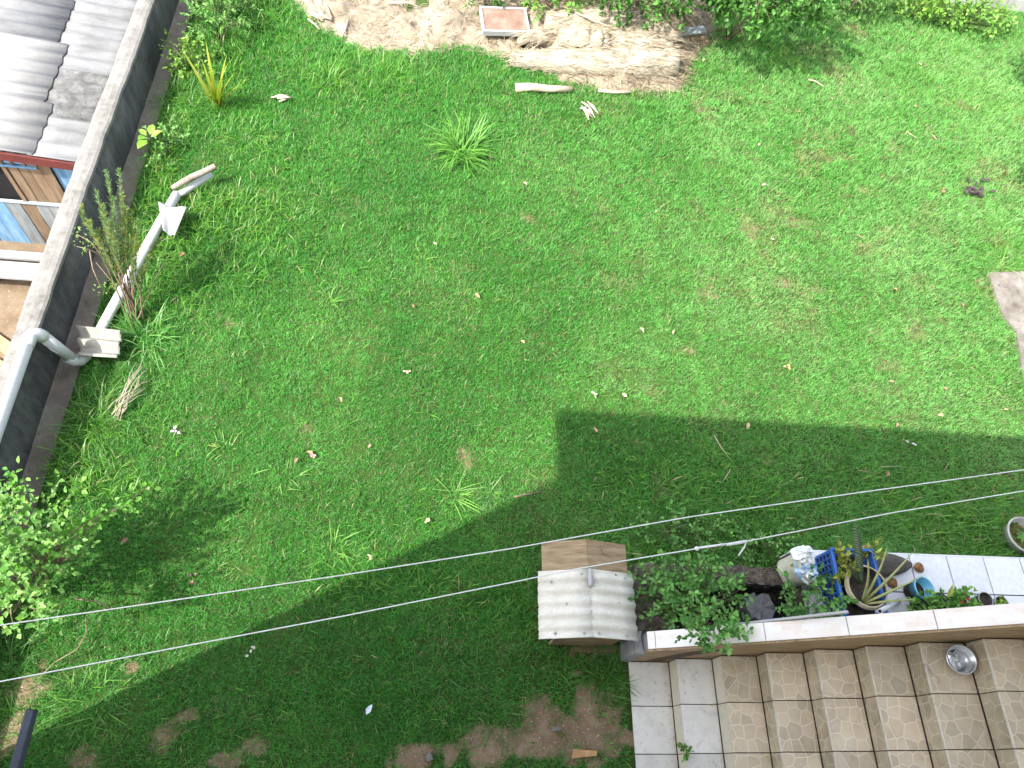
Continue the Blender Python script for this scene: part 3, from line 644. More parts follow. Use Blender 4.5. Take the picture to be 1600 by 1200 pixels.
for sgn, xe in ((1, X0), (-1, X1)):
    xm = (xe + XR) / 2; Rm_ = rotm('y', -an * sgn); L = math.hypot(RZ - EZ, XR - xe)
    MB().box((0, 0, 0), (L - .022, Y1 - YM + .42, .014), Rm_, .0015).build('roof_board', M_ply, dh, loc=(xm + sgn * .01, (YM + Y1) / 2 - .21, (EZ + RZ) / 2 - .003))
    v, f = corr(L + .02, .515, .0905, .0085, .006, .004, 10)
    if sgn < 0: v = [(-x, y_, z) for x, y_, z in v]; f = [tuple(reversed(q)) for q in f]
    v = [tuple(Rm_ @ np.array(p)) for p in v]
    MB().add(v, f).build('roof_sheet', M_cream, dh, True, loc=(xe - sgn * .018, Y0 - .01, EZ + .022 - .004))
rc = MB().tube([(XR, YM + .01, RZ + .035), (XR, YM - .02, RZ + .042), (XR, YM - .11, RZ + .042), (XR, YM - .13, RZ + .036)], [.014, .02, .02, .014], 10).build('ridge_cap', M_wht, dh, True)
M_screw = pm('zinc_screw', [(.3, (.3, .3, .31)), (.7, (.45, .45, .46))], 20, .4, 0, metal=.7)
for sx, sy in ((-.67, .33), (-.76, .115), (-.55, .108), (-.44, .108), (-.2, .11), (-.25, .35), (-.17, .54), (-.55, .55), (-.78, .5)):
    tz = EZ + (RZ - EZ) * (1 - abs(sx - XR) / (XR - X0)) + .034
    MB().lathe((sx, sy, tz), [(.010, -.012), (.010, -.002), (.006, .004)], 10).build('screw', M_screw, dh, True)

# ------------------------------------------------------------------ clotheslines
M_cord = pm('white_cord', [(.3, (.6, .61, .6)), (.7, (.72, .73, .72))], 40, .6, .3, 300)
CZ = 2.5
def cord(pts_px, label):
    P = [gp(u, v, CZ) for u, v in pts_px]; d0 = P[0] - P[1]; d1 = P[-1] - P[-2]
    P = [P[0] + d0 / np.linalg.norm(d0) * 5] + P + [P[-1] + d1 / np.linalg.norm(d1) * 5]
    Q = []
    for a, b in zip(P[:-1], P[1:]):
        for k_ in range(6): Q.append(a + (b - a) * k_ / 6)
    return Q + [P[-1]]
q = cord([(0, 977), (270, 938), (540, 898), (800, 857), (1075, 808), (1340, 770), (1600, 734)], '')
o = MB().tube(q, .003, 8).build('clothesline', M_cord, None, True); tag(o, 'thin white clothesline crossing the lawn, the farther and higher one', 'clothesline')
cl = thing('clothesline', 'thin white clothesline with wound knot, the lower one over the dog house', 'clothesline', gp(800, 908, CZ))
q = cord([(0, 1065), (270, 1013), (540, 962), (800, 910), (900, 889), (1090, 857), (1165, 846), (1390, 802), (1600, 767)], '')
MB().tube(q, .003, 8).build('cord', M_cord, cl, True)
a, b = gp(1136, 851, CZ), gp(1166, 846, CZ)
mb = MB()
for k_ in range(9): p = a + (b - a) * k_ / 8; mb.lathe(p, [(.004, -.004), (.0105, 0), (.004, .004)], 10, rotm('y', math.pi / 2))
mb.tube([a, b], .008, 8); mb.build('wound_knot', M_cord, cl, True)
p = gp(1089, 857, CZ); MB().lathe(p, [(.004, -.014), (.011, -.006), (.011, .006), (.004, .014)], 10, rotm('y', math.pi / 2)).build('knot', M_cord, cl, True)
MB().tube([gp(1092, 856, CZ), gp(1136, 850, CZ)], .006, 8).build('splice', M_cord, cl, True)
MB().tube([gp(1166, 846, CZ), gp(1163, 855, CZ - .02), gp(1154, 868, CZ - .05)], .0048, 8).build('loose_end', M_cord, cl, True)

# ------------------------------------------------------------------ steel bar out of the facade, bottom left
M_steel = pm('dark_blue_steel', [(.3, (.028, .036, .055)), (.7, (.045, .055, .08))], 6, .5, .15, 40, metal=.2)
a = gp(50, 1110, 2.4); bx_ = thing('steel_bracket', 'dark blue grey square steel bar sticking out at bottom left corner', 'bracket', (a[0], -1, 2.4))
MB().box((a[0], (a[1] - 1) / 2, 2.4), (.036, a[1] + 1, .05), bevel=.003).build('bar', M_steel, bx_)
MB().box((a[0], a[1] + .002, 2.4), (.03, .004, .044), bevel=.001).build('end_cap', pm('cap_black', [(.3, (.02, .02, .025)), (.7, (.03, .03, .035))], 5, .5, 0), bx_)

# ================================================================== GRASS
def in_poly(x, y, P):
    r = np.zeros(x.shape, bool); n = len(P)
    for k in range(n):
        (x0, y0), (x1, y1) = P[k], P[(k + 1) % n]
        c = ((y0 > y) != (y1 > y)) & (x < (x1 - x0) * (y - y0) / (y1 - y0 + 1e-12) + x0); r ^= c
    return r
slab_poly = [(p[0], p[1]) for p in sp]
MOUND = [gp(u, v)[:2] for u, v in ((452, -40), (462, 10), (500, 48), (560, 76), (640, 84), (720, 76), (800, 92), (850, 108), (880, 128), (960, 142), (1062, 142), (1075, 100), (1100, 75), (1115, 40), (1100, -40))]
def blocked(x, y):
    b = in_poly(x, y, slab_poly) | in_poly(x + (fbm(x, y, 4.) - .5) * .3, y - .07 + (fbm(x + 9, y, 5.) - .5) * .45, MOUND) | ((x > -.03) & (y < .02)) | ((x > -.09) & (x < 1.45) & (y < .73)) | ((x > 1.4) & (y < .9))
    return b | ((x > X0 + .05) & (x < X1 - .05) & (y > Y0 + .04) & (y < Y1 - .06)) | (y > yw)
def frame_keep(x, y, m):
    u, v = proj(np.stack([x, y, 0 * x], 1)); return (u > -m) & (u < 1600 + m) & (v > -m) & (v < 1200 + m)
def gauss(x, y, u, v, sx, sy):
    c = gp(u, v); return np.exp(-((x - c[0]) / sx) ** 2 - ((y - c[1]) / sy) ** 2)
def coarse(x, y):
    c = 1.3 * np.clip((-3.9 - x) / .5, 0, 1) * (y > 1.2) + .8 * gauss(x, y, 420, 60, 1.3, 1.0) + .8 * gauss(x, y, 380, 330, .9, 1.2) + .5 * gauss(x, y, 560, 120, 1.2, .5)
    c += .5 * gauss(x, y, 750, 120, 2., .35) + .9 * np.clip((x + .6) / .8, 0, 1) * np.clip((2.0 - y) / .6, 0, 1) * (y > .5) + .75 * gauss(x, y, 760, 1010, .9, .5) + .6 * gauss(x, y, 1500, 100, 1.2, 1.2)
    c += .6 * gauss(x, y, 640, 900, 1.0, .35) + .5 * gauss(x, y, 1580, 400, .6, .7)
    return np.clip(c, 0, 1) * np.clip(fbm(x, y, 1.6) * 2.4 - .55, 0, 1)
def lawn():
    n = 2500000
    x = uni(-4.93, 9.6, n); y = uni(-1.0, 12.0, n)
    k = frame_keep(x, y, 170) & ~blocked(x, y); x, y = x[k], y[k]
    B = bare(x, y); D = np.clip(.45 + 1.1 * fbm(x, y, 2.6), .25, 1) * (1 - .95 * np.clip(B * 1.3 - .25, 0, 1))
    u, v = proj(np.stack([x, y, 0 * x], 1)); q = (np.stack([x, y, 0 * x], 1) - CAM) @ ROT; sc = F / -q[:, 2]
    D *= np.clip(sc / 175, .55, 1)
    k = rng.random(len(x)) < D; x, y, B, sc = x[k], y[k], B[k], sc[k]; n = len(x)
    C_ = coarse(x, y)
    ln = (.022 + .034 * rng.random(n) ** 1.3) * (1 + .6 * C_) * (1 - .45 * B) * (.85 + .5 * fbm(x, y, 3.1)) * np.clip(165 / sc, 1, 1.4); wd = uni(.0034, .0068, n) * np.clip(165 / sc, 1, 1.5)
    az = uni(0, 2 * math.pi, n) + 0.; ln2 = uni(.3, 1.42, n)
    z0 = -.018 + .055 * np.clip(fbm(x, y, 11.) - .35, 0, 1)
    lean = np.stack([np.cos(az) * np.sin(ln2), np.sin(az) * np.sin(ln2), np.cos(ln2)], 1)
    a2 = az + uni(-.9, .9, n); side = np.stack([-np.sin(a2), np.cos(a2), 0 * az], 1)
    b = np.stack([x, y, z0 + 0 * x], 1)
    # colour of the blades: deep green at left, paler and yellower turf to the right and rear; clumpy
    g1 = np.clip((x + 2.2) / 6.5, 0, 1); pat = fbm(x, y, 1.1)
    deep = np.array([.056, .268, .036]); mid = np.array([.118, .405, .064]); pale = np.array([.24, .51, .155]); dry = np.array([.42, .36, .19])
    t = np.clip(.15 + .75 * g1 + (pat - .5) * .9 + rng.normal(0, .22, n), 0, 1)[:, None]
    c = np.where(t < .5, deep * (1 - 2 * t) + mid * 2 * t, mid * (2 - 2 * t) + pale * (2 * t - 1))
    dm = (rng.random(n) < .035 + .05 * g1 + .3 * B + (.1 + .35 * g1) * np.clip(fbm(x + 30, y, 2.6) - .56, 0, 1) * 4)[:, None]
    c = np.where(dm, dry * uni(.6, 1.1, n)[:, None], c) * uni(.55, 1.35, n)[:, None]
    c *= (.8 + .4 * fbm(x + 7, y, 9.) + .0)[:, None]
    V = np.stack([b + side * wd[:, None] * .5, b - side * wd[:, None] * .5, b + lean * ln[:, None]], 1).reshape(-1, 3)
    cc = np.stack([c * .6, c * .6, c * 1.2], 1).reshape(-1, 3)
    print('lawn blades', n)
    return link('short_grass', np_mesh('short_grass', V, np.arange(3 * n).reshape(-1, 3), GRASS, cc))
tag(lawn(), 'short green lawn grass covering the yard', 'grass', kind='stuff')
def longgrass():
    n = 260000; x = uni(-4.93, 9.0, n); y = uni(-1.0, 11, n)
    k = frame_keep(x, y, 140) & ~blocked(x, y); x, y = x[k], y[k]
    C_ = coarse(x, y) * (1 - bare(x, y)); k = rng.random(len(x)) < C_ * .8; x, y, C_ = x[k], y[k], C_[k]
    extra = 26000; ex_ = uni(-4.8, 7, extra); ey_ = uni(-.8, 9, extra); k = frame_keep(ex_, ey_, 100) & ~blocked(ex_, ey_) & (rng.random(extra) < fbm(ex_, ey_, 2.3) * 2.4 - 1.05)
    x = np.concatenate([x, ex_[k]]); y = np.concatenate([y, ey_[k]]); C_ = np.concatenate([C_, .25 + 0 * ex_[k]]); n = len(x)
    sh = ((y < 2.2) & (x > -.9)) * 1.
    ln = uni(.05, .13, n) * (.7 + 1.3 * C_); wd = uni(.004, .0085, n) * (1 + .5 * sh + .4 * C_)
    c = tint(n, (.06, .2, .018), (.15, .34, .04), .18)
    d = rng.random(n) < .04; c[d] = np.array([.4, .36, .18])
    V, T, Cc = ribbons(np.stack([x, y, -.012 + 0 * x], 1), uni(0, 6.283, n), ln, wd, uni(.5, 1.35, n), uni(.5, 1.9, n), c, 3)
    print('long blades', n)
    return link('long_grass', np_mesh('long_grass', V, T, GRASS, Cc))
tag(longgrass(), 'longer coarse grass blades along the lawn borders', 'grass', kind='stuff')

# ------------------------------------------------------------------ single grass tufts
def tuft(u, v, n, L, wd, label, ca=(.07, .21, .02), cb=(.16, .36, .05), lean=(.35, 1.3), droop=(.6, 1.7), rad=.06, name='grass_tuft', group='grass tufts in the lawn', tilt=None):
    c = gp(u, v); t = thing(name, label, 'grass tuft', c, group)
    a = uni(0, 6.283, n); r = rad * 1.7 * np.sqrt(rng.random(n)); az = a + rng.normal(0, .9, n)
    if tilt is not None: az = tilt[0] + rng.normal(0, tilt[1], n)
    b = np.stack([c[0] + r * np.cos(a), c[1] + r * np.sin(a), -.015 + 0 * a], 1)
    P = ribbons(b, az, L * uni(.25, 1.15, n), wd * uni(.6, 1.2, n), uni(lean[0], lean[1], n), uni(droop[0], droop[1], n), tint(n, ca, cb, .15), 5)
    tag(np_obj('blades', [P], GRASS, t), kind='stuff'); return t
tuft(722, 238, 230, .46, .014, 'large arching grass clump in the upper middle of the lawn', cb=(.17, .4, .07), rad=.09)
tuft(712, 775, 26, .27, .011, 'sprawling pale star shaped grass weed near the house shadow edge', (.15, .34, .05), (.24, .45, .1), lean=(.1, .6), droop=(.2, .7), rad=.03)
tuft(765, 772, 60, .2, .006, 'fine bluish grass tuft beside the star shaped weed', (.1, .26, .07), (.2, .38, .14), rad=.05)
tuft(515, 130, 60, .33, .009, 'tall thin grass clump below the straw heap left end', rad=.06)
tuft(228, 528, 70, .36, .011, 'broad bladed grass clump beside the cream sheet piece', (.08, .24, .04), (.2, .42, .12), rad=.09)
tuft(150, 660, 150, .33, .006, 'dense fine grass clump among dry twigs at the strip edge', (.05, .17, .02), (.16, .32, .06), rad=.13)
tuft(245, 275, 130, .3, .006, 'bushy fine grass clump between the seedling and the stake', (.07, .2, .025), (.2, .36, .06), rad=.09)
tuft(285, 160, 150, .34, .006, 'fine grass clump left of the yellow spiky plant', (.06, .19, .03), (.15, .32, .08), rad=.15)
tuft(455, 350, 80, .22, .009, 'broad bladed grass patch in the left part of the lawn', rad=.2, lean=(.2, .9))
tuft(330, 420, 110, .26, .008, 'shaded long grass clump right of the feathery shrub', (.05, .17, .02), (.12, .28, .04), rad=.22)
tuft(145, 1095, 80, .27, .006, 'grass clump at the bottom left close to the steel bar', rad=.13)
tuft(440, 745, 24, .2, .009, 'thin bright weed left of the tan bare spot', (.16, .36, .06), (.24, .46, .1), lean=(.2, .8), rad=.08)
tuft(350, 700, 14, .2, .008, 'small yellowish curled weed above the left bush shadow', (.25, .4, .08), (.32, .46, .12), lean=(.2, .8), rad=.04)
tuft(520, 860, 20, .24, .010, 'few broad bright blades above the upper clothesline', (.15, .35, .05), (.24, .46, .1), lean=(.3, 1.1), rad=.06)
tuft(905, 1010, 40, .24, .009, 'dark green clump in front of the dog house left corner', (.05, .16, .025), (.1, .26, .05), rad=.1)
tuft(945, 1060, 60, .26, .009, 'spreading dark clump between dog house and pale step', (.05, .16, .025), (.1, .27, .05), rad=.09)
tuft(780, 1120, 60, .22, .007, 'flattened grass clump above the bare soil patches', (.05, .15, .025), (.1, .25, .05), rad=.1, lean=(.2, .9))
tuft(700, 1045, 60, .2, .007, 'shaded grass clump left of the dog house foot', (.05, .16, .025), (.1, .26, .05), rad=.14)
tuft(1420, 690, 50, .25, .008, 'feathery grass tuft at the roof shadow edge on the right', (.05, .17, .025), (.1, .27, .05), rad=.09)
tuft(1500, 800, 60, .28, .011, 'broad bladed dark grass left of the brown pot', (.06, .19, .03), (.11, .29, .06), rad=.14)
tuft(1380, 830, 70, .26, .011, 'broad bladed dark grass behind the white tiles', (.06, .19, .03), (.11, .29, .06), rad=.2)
tuft(1225, 95, 60, .3, .008, 'yellow green clump under the overhanging vine shade', (.12, .26, .03), (.26, .4, .06), rad=.08)
tuft(1555, 410, 12, .36, .013, 'few broad blades at the concrete slab corner', (.13, .32, .04), (.22, .42, .08), lean=(.2, .6), droop=(.1, .5), rad=.06)
tuft(1515, 580, 40, .22, .009, 'bright grass clump left of the slab lower end', (.11, .28, .04), (.2, .4, .08), rad=.12, lean=(.2, .9))
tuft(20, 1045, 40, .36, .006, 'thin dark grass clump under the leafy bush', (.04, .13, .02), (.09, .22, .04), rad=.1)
tuft(290, 350, 60, .28, .009, 'tall grass right of the broken white sheet piece', rad=.12)
tuft(385, 215, 70, .28, .008, 'bright grass clump below the tan bark scrap', (.1, .26, .03), (.2, .4, .06), rad=.14)
tuft(515, 470, 20, .18, .007, 'small upright sprig in the mid left lawn', (.15, .35, .05), (.24, .46, .1), rad=.03)
tuft(660, 408, 22, .18, .006, 'small yellow green sprig in the lawn centre', (.2, .38, .05), (.28, .46, .08), rad=.03)

# ------------------------------------------------------------------ spiky plant (each leaf its own mesh)
c = gp(342, 168); al = thing('spiky_plant', 'yellow green spiky rosette plant in the upper left grass', 'plant', c)
for (u, v, z) in ((293, 82, .45), (322, 62, .62), (352, 82, .6), (360, 100, .55), (372, 112, .45), (352, 122, .5), (312, 118, .4), (330, 100, .6), (300, 140, .3), (378, 130, .35), (345, 120, .6), (318, 92, .5)):
    tip = gp(u, v, z); d = tip - c; L = np.linalg.norm(d); az = math.atan2(d[1], d[0]); pch = math.atan2(d[2], math.hypot(d[0], d[1])) + .25
    P = ribbons(c[None] + rng.normal(0, .02, (1, 3)), np.array([az]), np.array([L]), np.array([.045]), np.array([pch]), np.array([.5]), tint(1, (.2, .26, .03), (.34, .38, .06), .1), 7, .05, .25)
    np_obj('leaf', [P], LEAF, al)
# big-leaved seedling against the wall
c = gp(233, 226); sd = thing('seedling', 'seedling with five large light green leaves against the dark wall', 'seedling', c)
top = gp(233, 216, .22); MB().tube([c, c * .4 + top * .6 + np.array([.01, 0, 0]), top], [.006, .005, .004], 6).build('stem', pm('green_stem', [(.3, (.1, .17, .03)), (.7, (.16, .24, .05))], 9, .7, .1), sd, True)
for (u, v, s_) in ((220, 205, .085), (229, 217, .12), (221, 227, .12), (243, 211, .1), (238, 199, .1)):
    tp = gp(u, v, .24); d = (tp - top); d[2] += .01; ln = np.array([s_ * 1.35])
    np_obj('leaf', [kites(top[None] + d[None] * .3, d[None] * 1., np.array([[.1, .1, 1.]]), ln, ln * .62, np.array([[.26, .5, .07]]))], LEAF, sd)

# ------------------------------------------------------------------ bushes
M_twig = pm('twig_bark', [(.3, (.12, .085, .055)), (.6, (.24, .18, .12)), (.8, (.33, .27, .2))], 20, .9, .3)
M_gstem = pm('green_twig', [(.3, (.06, .1, .03)), (.7, (.12, .17, .05))], 20, .8, .2)
def arc(a, b, lift=.1, n=5, jit=.01):
    a = np.array(a, float); b = np.array(b, float)
    return [a + (b - a) * t + np.array([0, 0, lift * math.sin(math.pi * t)]) + (rng.normal(0, jit, 3) if 0 < t < 1 else 0) for t in np.linspace(0, 1, n)]
def bush(name, label, cat, base, center, radii, ntw, lpt, leaf, ca, cb, group=None, twlen=.25, stems=7, upward=.35, ratio=.62, clump=.0, trans=LEAF, flat=0.):
    tw_m = M_twig if cat in ('bush', 'shrub', 'tree') else M_gstem
    """base on the ground, twigs spread through an ellipsoid, leaves along each twig"""
    t = thing(name, label, cat, base, group); center = np.array(center, float); radii = np.array(radii, float)
    sm = MB(); ends = []
    for k_ in range(stems):
        e_ = center + unit(1)[0] * radii * np.array([.65, .65, .5]); ends.append(e_)
        sm.tube(arc(np.array(base) + rng.normal(0, .02, 3) * [1, 1, 0], e_, .05, 6, .02), np.linspace(.012, .004, 6) * min(1., max(radii) * 1.6), 6)
    d = unit(ntw); r = rng.random(ntw) ** .4; p = center + d * radii * r[:, None]
    if clump:
        cc = center + unit(14) * radii * .8; j = rng.integers(0, 14, ntw); p = p * (1 - clump) + (cc[j] + rng.normal(0, .16, (ntw, 3)) * radii) * clump
    p[:, 2] = np.maximum(p[:, 2], .03)
    td = d * .8 + unit(ntw) * .5; td[:, 2] += upward; td /= np.linalg.norm(td, axis=1)[:, None]
    for k_ in range(0, ntw, max(1, ntw // 70)):
        e_ = ends[int(np.argmin([np.linalg.norm(q - p[k_]) for q in ends]))]
        sm.tube(arc(e_ * .7 + np.array(base) * .3, p[k_] + td[k_] * twlen * .8, .02, 4, .012), np.array([.005, .004, .003, .002]) * min(1., max(radii) * 1.4), 5, False)
    sm.build('stems', tw_m, t, True)
    n = ntw * lpt; j = np.repeat(np.arange(ntw), lpt); s_ = np.tile(np.linspace(.05, 1, lpt), ntw)
    lp = p[j] + td[j] * (twlen * s_)[:, None] + rng.normal(0, .008, (n, 3))
    ld = td[j] * .5 + unit(n) * .9; ld[:, 2] += .1 - flat * .3
    nm = unit(n) * .55 + np.array([0, 0, 1.]); ln = leaf * uni(.55, 1.2, n)
    twig_tone = np.repeat(rng.normal(0, .14, ntw), lpt)[:, None]; c = np.clip(tint(n, ca, cb, .14) * (1 + twig_tone), .003, .9)  # leaf tone varies at random from twig to twig
    tag(np_obj('crown', [kites(lp, ld, nm, ln, ln * ratio * uni(.8, 1.2, n), c)], trans, t), kind='stuff'); return t
# large leafy bush bottom left
b0 = np.array([-4.72, .42, 0])
bush('leafy_bush', 'large light green leafy bush at the left edge beside the wall', 'bush', b0, (-4.62, .46, .84), (.52, .56, .42), 240, 10, .05, (.06, .19, .03), (.22, .4, .1), twlen=.24, stems=10, clump=.5)
t = bpy.data.objects['leafy_bush']
mb = MB(); 
for (u, v, z, L) in ((230, 760, .75, .3), (125, 760, 1.0, .2), (25, 745, 1.1, .2), (165, 800, .9, .2), (205, 790, .8, .3)):
    e_ = gp(u, v, z); s0 = np.array([-4.5, .5, .6]); pts = arc(s0, e_, .1, 6, .015); mb.tube(pts, np.linspace(.008, .0025, 6), 6)
    n = 40; tt = uni(.45, 1.05, n); lp = np.array([s0 + (e_ - s0) * x_ + np.array([0, 0, .1 * math.sin(math.pi * min(x_, 1))]) for x_ in tt]) + rng.normal(0, .025, (n, 3))
    tag(np_obj('sprig', [kites(lp, unit(n) + (e_ - s0), unit(n) * .5 + np.array([0, 0, 1.]), .055 * uni(.6, 1.2, n), .036 * uni(.7, 1.2, n), tint(n, (.06, .2, .025), (.17, .36, .06)))], LEAF, t), kind='stuff')
mb.build('long_twigs', M_twig, t, True)
MB().tube([gp(118, 935, .5), gp(150, 940, .45), gp(173, 951, .4)], [.006, .005, .003], 6).build('bare_twig', M_twig, t, True)
MB().tube([gp(134, 965, .3), gp(135, 990, .3), gp(120, 1015, .22), gp(85, 1035, .12), gp(60, 1060, .03)], .004, 6).build('bare_twig', M_twig, t, True)
# feathery shrub at the wall
fb = gp(210, 500); fs_ = thing('feathery_shrub', 'tall feathery grey green shrub with yellow tips in front of the dark wall', 'shrub', fb)
mb = MB(); parts = []
tips = [(186, 268, 1.15), (166, 268, 1.15), (128, 322, 1.0), (160, 320, 1.05), (150, 300, 1.1), (196, 325, 1.0), (214, 345, .9), (178, 310, 1.1), (140, 345, .95), (205, 330, .95), (170, 345, 1.0), (190, 300, 1.05), (155, 360, .85), (215, 380, .75), (235, 400, .6), (250, 375, .6)]
for (u, v, z) in tips:
    e_ = gp(u, v, z); pts = arc(fb + rng.normal(0, .03, 3) * [1, 1, 0], e_, .12, 9, .01); mb.tube(pts, np.linspace(.007, .0018, 9), 5)
    n = 420; tt = np.sort(uni(.42, 1.0, n)); k_ = np.clip((tt * 8).astype(int), 0, 7); fr = (tt * 8 - k_)[:, None]; P = np.array(pts)
    lp = P[k_] * (1 - fr) + P[k_ + 1] * fr; ax = P[-1] - P[3]; ax /= np.linalg.norm(ax)
    d = unit(n) * .8 + ax * .9
    c = tint(n, (.12, .22, .08), (.24, .36, .17), .15); ye = rng.random(n) < .22 * (z < 1.1); c[ye] = np.array([.42, .38, .06])
    V, T, Cc = kites(lp, d, unit(n), uni(.02, .05, n), uni(.003, .006, n), c); parts.append((V, T, Cc))
mb.build('stems', M_twig, fs_, True); tag(np_obj('foliage', parts, LEAF, fs_), kind='stuff')
mb = MB()
for pts in ([(205, 470, .2), (185, 430, .4), (160, 400, .55), (140, 390, .65), (120, 385, .7)], [(160, 400, .55), (142, 378, .65), (120, 366, .7)], [(140, 392, .65), (145, 420, .6), (158, 450, .5)], [(215, 500, .1), (240, 440, .2), (262, 400, .2)], [(190, 470, .1), (175, 440, .3), (150, 410, .45)]):
    mb.tube([gp(*q_) for q_ in pts], np.linspace(.007, .003, len(pts)), 6)
mb.build('bare_branches', M_twig, fs_, True)
n = 90; cc = np.array([gp(u, v, z) for u, v, z in ((122, 366, .7), (135, 385, .65), (145, 380, .65), (158, 448, .5), (170, 445, .4))])[rng.integers(0, 5, n)] + rng.normal(0, .035, (n, 3))
tag(np_obj('small_leaves', [kites(cc, unit(n), unit(n) + np.array([0, 0, 1.]), uni(.015, .035, n), uni(.008, .016, n), tint(n, (.15, .26, .06), (.26, .38, .12)))], LEAF, fs_), kind='stuff')
# dry fern-like twigs beside the clump
dt = thing('dry_twigs', 'bundle of dry grey twigs lying right of the fine grass clump', 'twigs', gp(200, 620))
mb = MB()
for k_ in range(16):
    a = gp(175 + random.uniform(-8, 14), 650 + random.uniform(-12, 8), .04); b = gp(225 + random.uniform(-14, 12), 575 + random.uniform(-22, 45), .08)
    mb.tube(arc(a, b, random.uniform(.02, .1), 6, .012), np.linspace(.0045, .0018, 6), 5)
mb.build('twig_bundle', pm('dry_twig', [(.3, (.26, .22, .16)), (.7, (.46, .4, .32))], 12, .9, .2), dt, True)
# leafy weeds top left
G1, G2 = (.07, .2, .04), (.2, .38, .1)
b_ = gp(345, 62); bush('leafy_weed', 'tall leafy weed at the wall foot in the top left', 'weed', b_, b_ + np.array([0, .05, .32]), (.36, .5, .28), 90, 10, .06, G1, G2, twlen=.16, stems=8, ratio=.38)
b_ = gp(375, 20); bush('leafy_weed', 'grey green weed by the topmost left grass', 'weed', b_, b_ + np.array([0, .1, .25]), (.35, .4, .22), 60, 9, .05, (.08, .19, .05), (.18, .32, .1), twlen=.16, stems=6, ratio=.4)
b_ = gp(312, 108); bush('leafy_weed', 'low yellowish weed left of the spiky plant', 'weed', b_, b_ + np.array([-.1, .02, .14]), (.3, .35, .13), 60, 8, .045, (.09, .22, .03), (.24, .38, .06), twlen=.12, stems=5)
b_ = gp(260, 240); bush('leafy_weed', 'small leafy weed between the seedling and the stake', 'weed', b_, b_ + np.array([0, .1, .1]), (.2, .35, .1), 40, 8, .04, G1, G2, twlen=.1, stems=5)
for (u0, v0, z0, u1, v1, z1) in ((318, 110, .0, 312, 0, .7), (345, 80, 0, 325, 5, .7)):
    pass

# ------------------------------------------------------------------ straw heap at the top
def mound():
    P = np.array(MOUND); x0, y0 = P.min(0) - .1; x1, y1 = P.max(0) + .1; xs = np.arange(x0, x1, .035); ys = np.arange(y0, y1, .035)
    X, Y = np.meshgrid(xs, ys); ins = in_poly(X.ravel(), Y.ravel(), MOUND).reshape(X.shape)
    # distance to the outline
    D = np.full(X.shape, 9.)
    for k_ in range(len(P)):
        a, b = P[k_], P[(k_ + 1) % len(P)]; ab = b - a; t_ = np.clip(((X - a[0]) * ab[0] + (Y - a[1]) * ab[1]) / (ab @ ab), 0, 1)
        D = np.minimum(D, np.hypot(X - a[0] - ab[0] * t_, Y - a[1] - ab[1] * t_))
    D = np.where(ins, D, -D); rightness = np.clip((X + 1.2) / 1.4, 0, 1)
    Z = np.clip(D / .35, 0, 1) ** .7 * (.06 + .12 * rightness) + (fbm(X, Y, 2.2) - .5) * .3 * np.clip(D / .3, 0, 1) + (fbm(X, Y, 8) - .5) * .11 * np.clip(D / .1, 0, 1) + np.where(D < 0, D * .5, 0) - .015
    nx, ny = len(xs), len(ys); i = np.arange(ny - 1)[:, None] * nx + np.arange(nx - 1)[None]
    Q = np.stack([i, i + 1, i + nx + 1, i + nx], -1).reshape(-1, 4); keep = (D > -.12).ravel(); Q = Q[keep[Q].all(1)]
    return np.stack([X, Y, Z], -1).reshape(-1, 3), Q, X, Y, Z, D
mv, mq, MX, MY, MZ, MD = mound()
hp = thing('straw_heap', 'dry pale straw and soil heap along the top of the lawn', 'heap', (-1.2, 7.8, 0))
M_heap = pm('straw_earth', [(.25, (0.162, 0.126, 0.083)), (.48, (0.270, 0.222, 0.159)), (.72, (0.359, 0.311, 0.239))], 3.5, .95, 1., 55, spots=(10, .6, .74, (.2, .145, .09)))
link('heap_body', np_mesh('heap_body', mv, mq, M_heap, None, True, 4), hp)
def heap_z(x, y):
    i = np.clip(((x - MX[0, 0]) / .035).astype(int), 0, MX.shape[1] - 1); j = np.clip(((y - MY[0, 0]) / .035).astype(int), 0, MX.shape[0] - 1); return MZ[j, i], MD[j, i]
n = 34000; x = uni(MX.min(), MX.max(), n); y = uni(MY.min(), MY.max(), n); z, d = heap_z(x, y); k = (d > -.06) & (rng.random(n) < .25 + .75 * np.clip((x + 1.6) / 1.5, 0, 1)) & frame_keep(x, y, 140); x, y, z = x[k], y[k], z[k]; n = len(x)
tag(np_obj('straw', [ribbons(np.stack([x, y, z + .004], 1), uni(0, 6.283, n), uni(.05, .22, n), uni(.004, .009, n), uni(-.1, .6, n), uni(.2, 1.0, n), tint(n, (.13, .095, .055), (.42, .345, .24), .25), 3)], STRAW, hp), kind='stuff')
